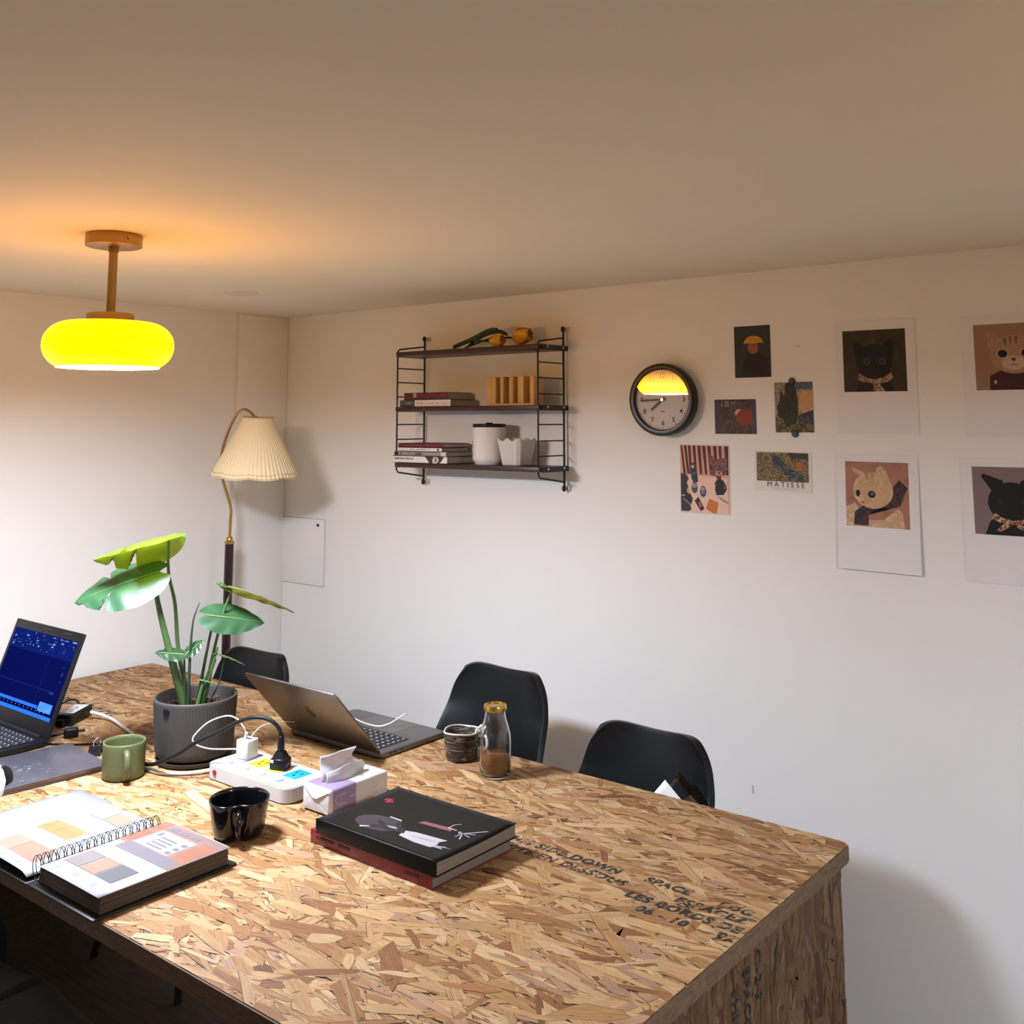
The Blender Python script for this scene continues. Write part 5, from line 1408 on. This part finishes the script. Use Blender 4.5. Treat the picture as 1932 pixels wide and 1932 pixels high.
for s_ in (-1, 1):
    hd_.tube([(.040, .009 * s_, .066), (.044, .010 * s_, .074), (.049, .008 * s_, .080), (.053, .004 * s_, .078)], .0032, 8, sm=5).sphere((.053, .004 * s_, .078), .0042, seg=12)
hd_.tube([(.044, 0, .060), (.060, 0, .056), (.062, 0, .035), (.044, 0, .020)], .004, 10, sm=6)
hd_.build('handle', mat('white glaze curl', (.72, .70, .66), .2), cu)
MB().lathe([(0, .045), (.0385, .045)], 40).build('drink', mat('milky tea', (.24, .17, .07), .2), cu)

bo = thing('glass_bottle', (1.682, -.702, ZT), 0, 'glass milk bottle with gold lid, part filled with amber drink', 'bottle')
m_gls = mat('clear bottle glass', (1, 1, 1), .0, trans=1., ior=1.47)
pro = [(0, .0), (.027, 0), (.0315, .002), (.0355, .012), (.0375, .026), (.0380, .060), (.0378, .080), (.0360, .097), (.0310, .115), (.0262, .130), (.0240, .142), (.0236, .150), (.0236, .158), (.0216, .158), (.0216, .150), (.0220, .142), (.0240, .130), (.0288, .115), (.0338, .097), (.0356, .080), (.0358, .060), (.0354, .027), (.033, .014), (.028, .006), (0, .005)]
MB().lathe(pro, 56).build('glass_body', m_gls, bo)
m_drk = mat('amber drink', (.20, .070, .008), .15, trans=.25, ior=1.2, sss=.2)
MB().lathe([(0, .0055), (.0275, .0065), (.0325, .0145), (.0350, .0272), (.0354, .050), (0, .050)], 48).build('drink', m_drk, bo)
sharp(MB().lathe([(0, .1585), (.0215, .1585), (.0215, .1595), (.0240, .1615), (.0262, .1605), (.0272, .158), (.0272, .150), (.0266, .1485), (.0250, .149)], 56, fn=lambda a, z, j: 1 + (.012 * math.cos(a * 28) if z < .159 and j > 4 else 0)).build('lid', mat('gold tin lid', (.62, .42, .10), .28, metal=1.), bo))

# ------------------------------------------------------------------ computer mouse and the seated person at the frame edge
mo = thing('computer_mouse', (.862, -1.485, ZT + .0140), R(25), 'black computer mouse under the person\'s fingers on the sketchbook', 'mouse')
def mo_f(u, v):
    a = 2 * PI * u; q = v * PI / 2
    r_ = math.cos(q) ** .6
    return (.031 * r_ * math.cos(a), .052 * r_ * math.sin(a), .034 * math.sin(q) ** .9 + .001)
MB().grid(mo_f, 36, 12).build('shell', m_black, mo)
MB().cyl((-.003, .030, .026), (.003, .030, .026), .008, seg=16).build('scroll_wheel', mat('grey rubber wheel', (.05, .05, .05), .7), mo)

m_skin = mat('skin', (.56, .30, .22), .5, sss=.12)
m_knit = mat('white knit', (.70, .68, .66), .9, bump=(300, .5, .002))
m_trou = mat('charcoal trousers', (.03, .03, .035), .9)
m_hair = mat('dark brown hair', (.02, .012, .008), .5, noise=(60, .4, (4, 4, .3)))
def skin_obj(name, verts, edges, radii, m_, parent, root=0, sub=2):
    me = bpy.data.meshes.new(name); me.from_pydata(verts, edges, []); me.materials.append(m_)
    o = bpy.data.objects.new(name, me); COL.objects.link(o)
    md = o.modifiers.new('skin', 'SKIN'); md.use_smooth_shade = True
    sv = me.skin_vertices
    if not sv: me.skin_vertices.new() if hasattr(me.skin_vertices, 'new') else None
    if not me.skin_vertices:
        bm = bmesh.new(); bm.from_mesh(me); bm.verts.layers.skin.verify(); bm.to_mesh(me); bm.free()
    for i, r_ in enumerate(radii):
        d = me.skin_vertices[0].data[i]; d.radius = (r_, r_) if not isinstance(r_, tuple) else r_; d.use_root = (i == root)
    s_ = o.modifiers.new('smooth', 'SUBSURF'); s_.levels = sub; s_.render_levels = sub
    # freeze the modifiers so that the part is a plain mesh
    bpy.context.view_layer.update()
    m2 = bpy.data.meshes.new_from_object(o.evaluated_get(bpy.context.evaluated_depsgraph_get()))
    for p_ in m2.polygons: p_.use_smooth = True
    bpy.data.objects.remove(o)
    o = bpy.data.objects.new(name, m2); COL.objects.link(o); o.parent = parent
    return o
pe = thing('person', (.806, -1.973, 0), 0, 'person in a white knit sleeve working at the laptop, hand on the mouse', 'person')
def Q(x, y, z): return (x - .86, y + 1.93, z)
# one continuous body: trunk, neck, head, arms with hands, legs
bv = [Q(.86, -1.95, .54), Q(.86, -1.94, .72), Q(.86, -1.92, .92), Q(.86, -1.91, 1.00), Q(.86, -1.895, 1.085), Q(.86, -1.875, 1.15), Q(.86, -1.865, 1.235),
      Q(1.02, -1.90, .985), Q(1.125, -1.775, .855), Q(1.140, -1.625, .826), Q(1.066, -1.550, .818), Q(.955, -1.512, .797), Q(.925, -1.485, .803),
      Q(.70, -1.90, .985), Q(.60, -1.78, .85), Q(.60, -1.65, .80), Q(.58, -1.55, .795), Q(.56, -1.47, .795), Q(.555, -1.44, .797),
      Q(.95, -1.90, .52), Q(.965, -1.58, .52), Q(.965, -1.47, .50), Q(.965, -1.49, .28), Q(.965, -1.50, .08), Q(.965, -1.42, .035),
      Q(.77, -1.90, .52), Q(.755, -1.58, .52), Q(.755, -1.47, .50), Q(.755, -1.49, .28), Q(.755, -1.50, .08), Q(.755, -1.42, .035)]
be = [(0, 1), (1, 2), (2, 3), (3, 4), (4, 5), (5, 6), (3, 7), (7, 8), (8, 9), (9, 10), (10, 11), (11, 12), (3, 13), (13, 14), (14, 15), (15, 16), (16, 17), (17, 18),
      (0, 19), (19, 20), (20, 21), (21, 22), (22, 23), (23, 24), (0, 25), (25, 26), (26, 27), (27, 28), (28, 29), (29, 30)]
br_ = [(.14, .11), (.125, .09), (.14, .095), (.10, .07), (.045, .045), (.075, .085), (.07, .08), .055, .042, .040, .034, .024, (.034, .016), .055, .042, .040, .034, .024, (.034, .016),
       .085, .075, .062, .052, .036, .032, .085, .075, .062, .052, .036, .032]
body = skin_obj('body', bv, be, br_, m_skin, pe)
for side, wx, wy, base in ((1, .925, -1.485, .803), (-1, .555, -1.44, .797)):
    dx = -.10 * side
    for k, (off, ln) in enumerate(((-.024, .050), (-.008, .058), (.008, .055), (.024, .042))):
        fx, fy = wx + off, wy + .012
        a = R(28) if side > 0 else R(-5)
        hx, hy = math.sin(-a), math.cos(a)
        skin_obj('finger', [Q(fx, fy, base), Q(fx + hx * ln * .5, fy + hy * ln * .5, base + .006), Q(fx + hx * ln * .85, fy + hy * ln * .85, base - .002), Q(fx + hx * ln * 1.05, fy + hy * ln * 1.05, base - .014)], [(0, 1), (1, 2), (2, 3)], [.009, .0085, .0075, .006], m_skin, pe)
    skin_obj('thumb', [Q(wx - .026 * side, wy - .010, base - .004), Q(wx - .044 * side, wy + .014, base - .010), Q(wx - .046 * side, wy + .038, base - .014)], [(0, 1), (1, 2)], [.011, .0095, .007], m_skin, pe)
sv_ = [Q(.86, -1.95, .60), Q(.86, -1.94, .74), Q(.86, -1.92, .92), Q(.86, -1.91, 1.00), Q(.86, -1.90, 1.05), Q(1.02, -1.90, .985), Q(1.135, -1.775, .855), Q(1.152, -1.618, .832), Q(1.076, -1.544, .824), Q(.965, -1.520, .799), Q(.70, -1.90, .985), Q(.60, -1.78, .85), Q(.60, -1.65, .80), Q(.58, -1.55, .797), Q(.565, -1.49, .796)]
se_ = [(0, 1), (1, 2), (2, 3), (3, 4), (3, 5), (5, 6), (6, 7), (7, 8), (8, 9), (3, 10), (10, 11), (11, 12), (12, 13), (13, 14)]
skin_obj('sweater', sv_, se_, [(.155, .125), (.145, .11), (.155, .11), (.115, .085), (.06, .06), .068, .060, .064, .064, .038, .068, .056, .052, .045, .034], m_knit, pe)
tv_ = [Q(.86, -1.95, .56), Q(.95, -1.90, .52), Q(.965, -1.58, .52), Q(.965, -1.47, .50), Q(.965, -1.49, .28), Q(.965, -1.50, .10), Q(.77, -1.90, .52), Q(.755, -1.58, .52), Q(.755, -1.47, .50), Q(.755, -1.49, .28), Q(.755, -1.50, .10)]
skin_obj('trousers', tv_, [(0, 1), (1, 2), (2, 3), (3, 4), (4, 5), (0, 6), (6, 7), (7, 8), (8, 9), (9, 10)], [(.15, .12), .095, .085, .072, .062, .055, .095, .085, .072, .062, .055], m_trou, pe)
for x in (.965, .755):
    MB().box(Q(x, -1.455, .035), (.085, .22, .07), b=.03, seg=4).build('shoe', m_black, pe)
hm = MB().sphere(Q(.86, -1.885, 1.235), .105, sc=(.93, 1.0, 1.05), seg=24)
hm.grid(lambda u, v: (.10 * math.cos(PI + PI * u) * (1 - .1 * v), -.02 + .045 + .085 * math.sin(PI + PI * u) - .02 * v, 1.24 - .24 * v), 20, 8)
hm.build('hair', m_hair, pe)
fc = MB()
for s_ in (-1, 1):
    fc.sphere(Q(.86 + .032 * s_, -1.790, 1.185), .011, 0, seg=12); fc.sphere(Q(.86 + .032 * s_, -1.7800, 1.185), .005, 1, seg=10)
fc.build('eyes', [mat('eye white', (.7, .68, .66), .3), m_black], pe)
MB().add([Q(.85, -1.788, 1.150), Q(.87, -1.788, 1.150), Q(.86, -1.765, 1.152), Q(.86, -1.788, 1.185)], [[0, 1, 2], [0, 2, 3], [2, 1, 3], [0, 3, 1]], smooth=True).build('nose', m_skin, pe)
MB().sphere(Q(.86, -1.788, 1.128), .018, sc=(1, .35, .3), seg=12).build('mouth', mat('lips', (.40, .12, .11), .5), pe)
for s_ in (-1, 1): MB().sphere(Q(.86 + .076 * s_, -1.875, 1.17), .022, sc=(.35, .6, 1.1), seg=12).build('ear', m_skin, pe)
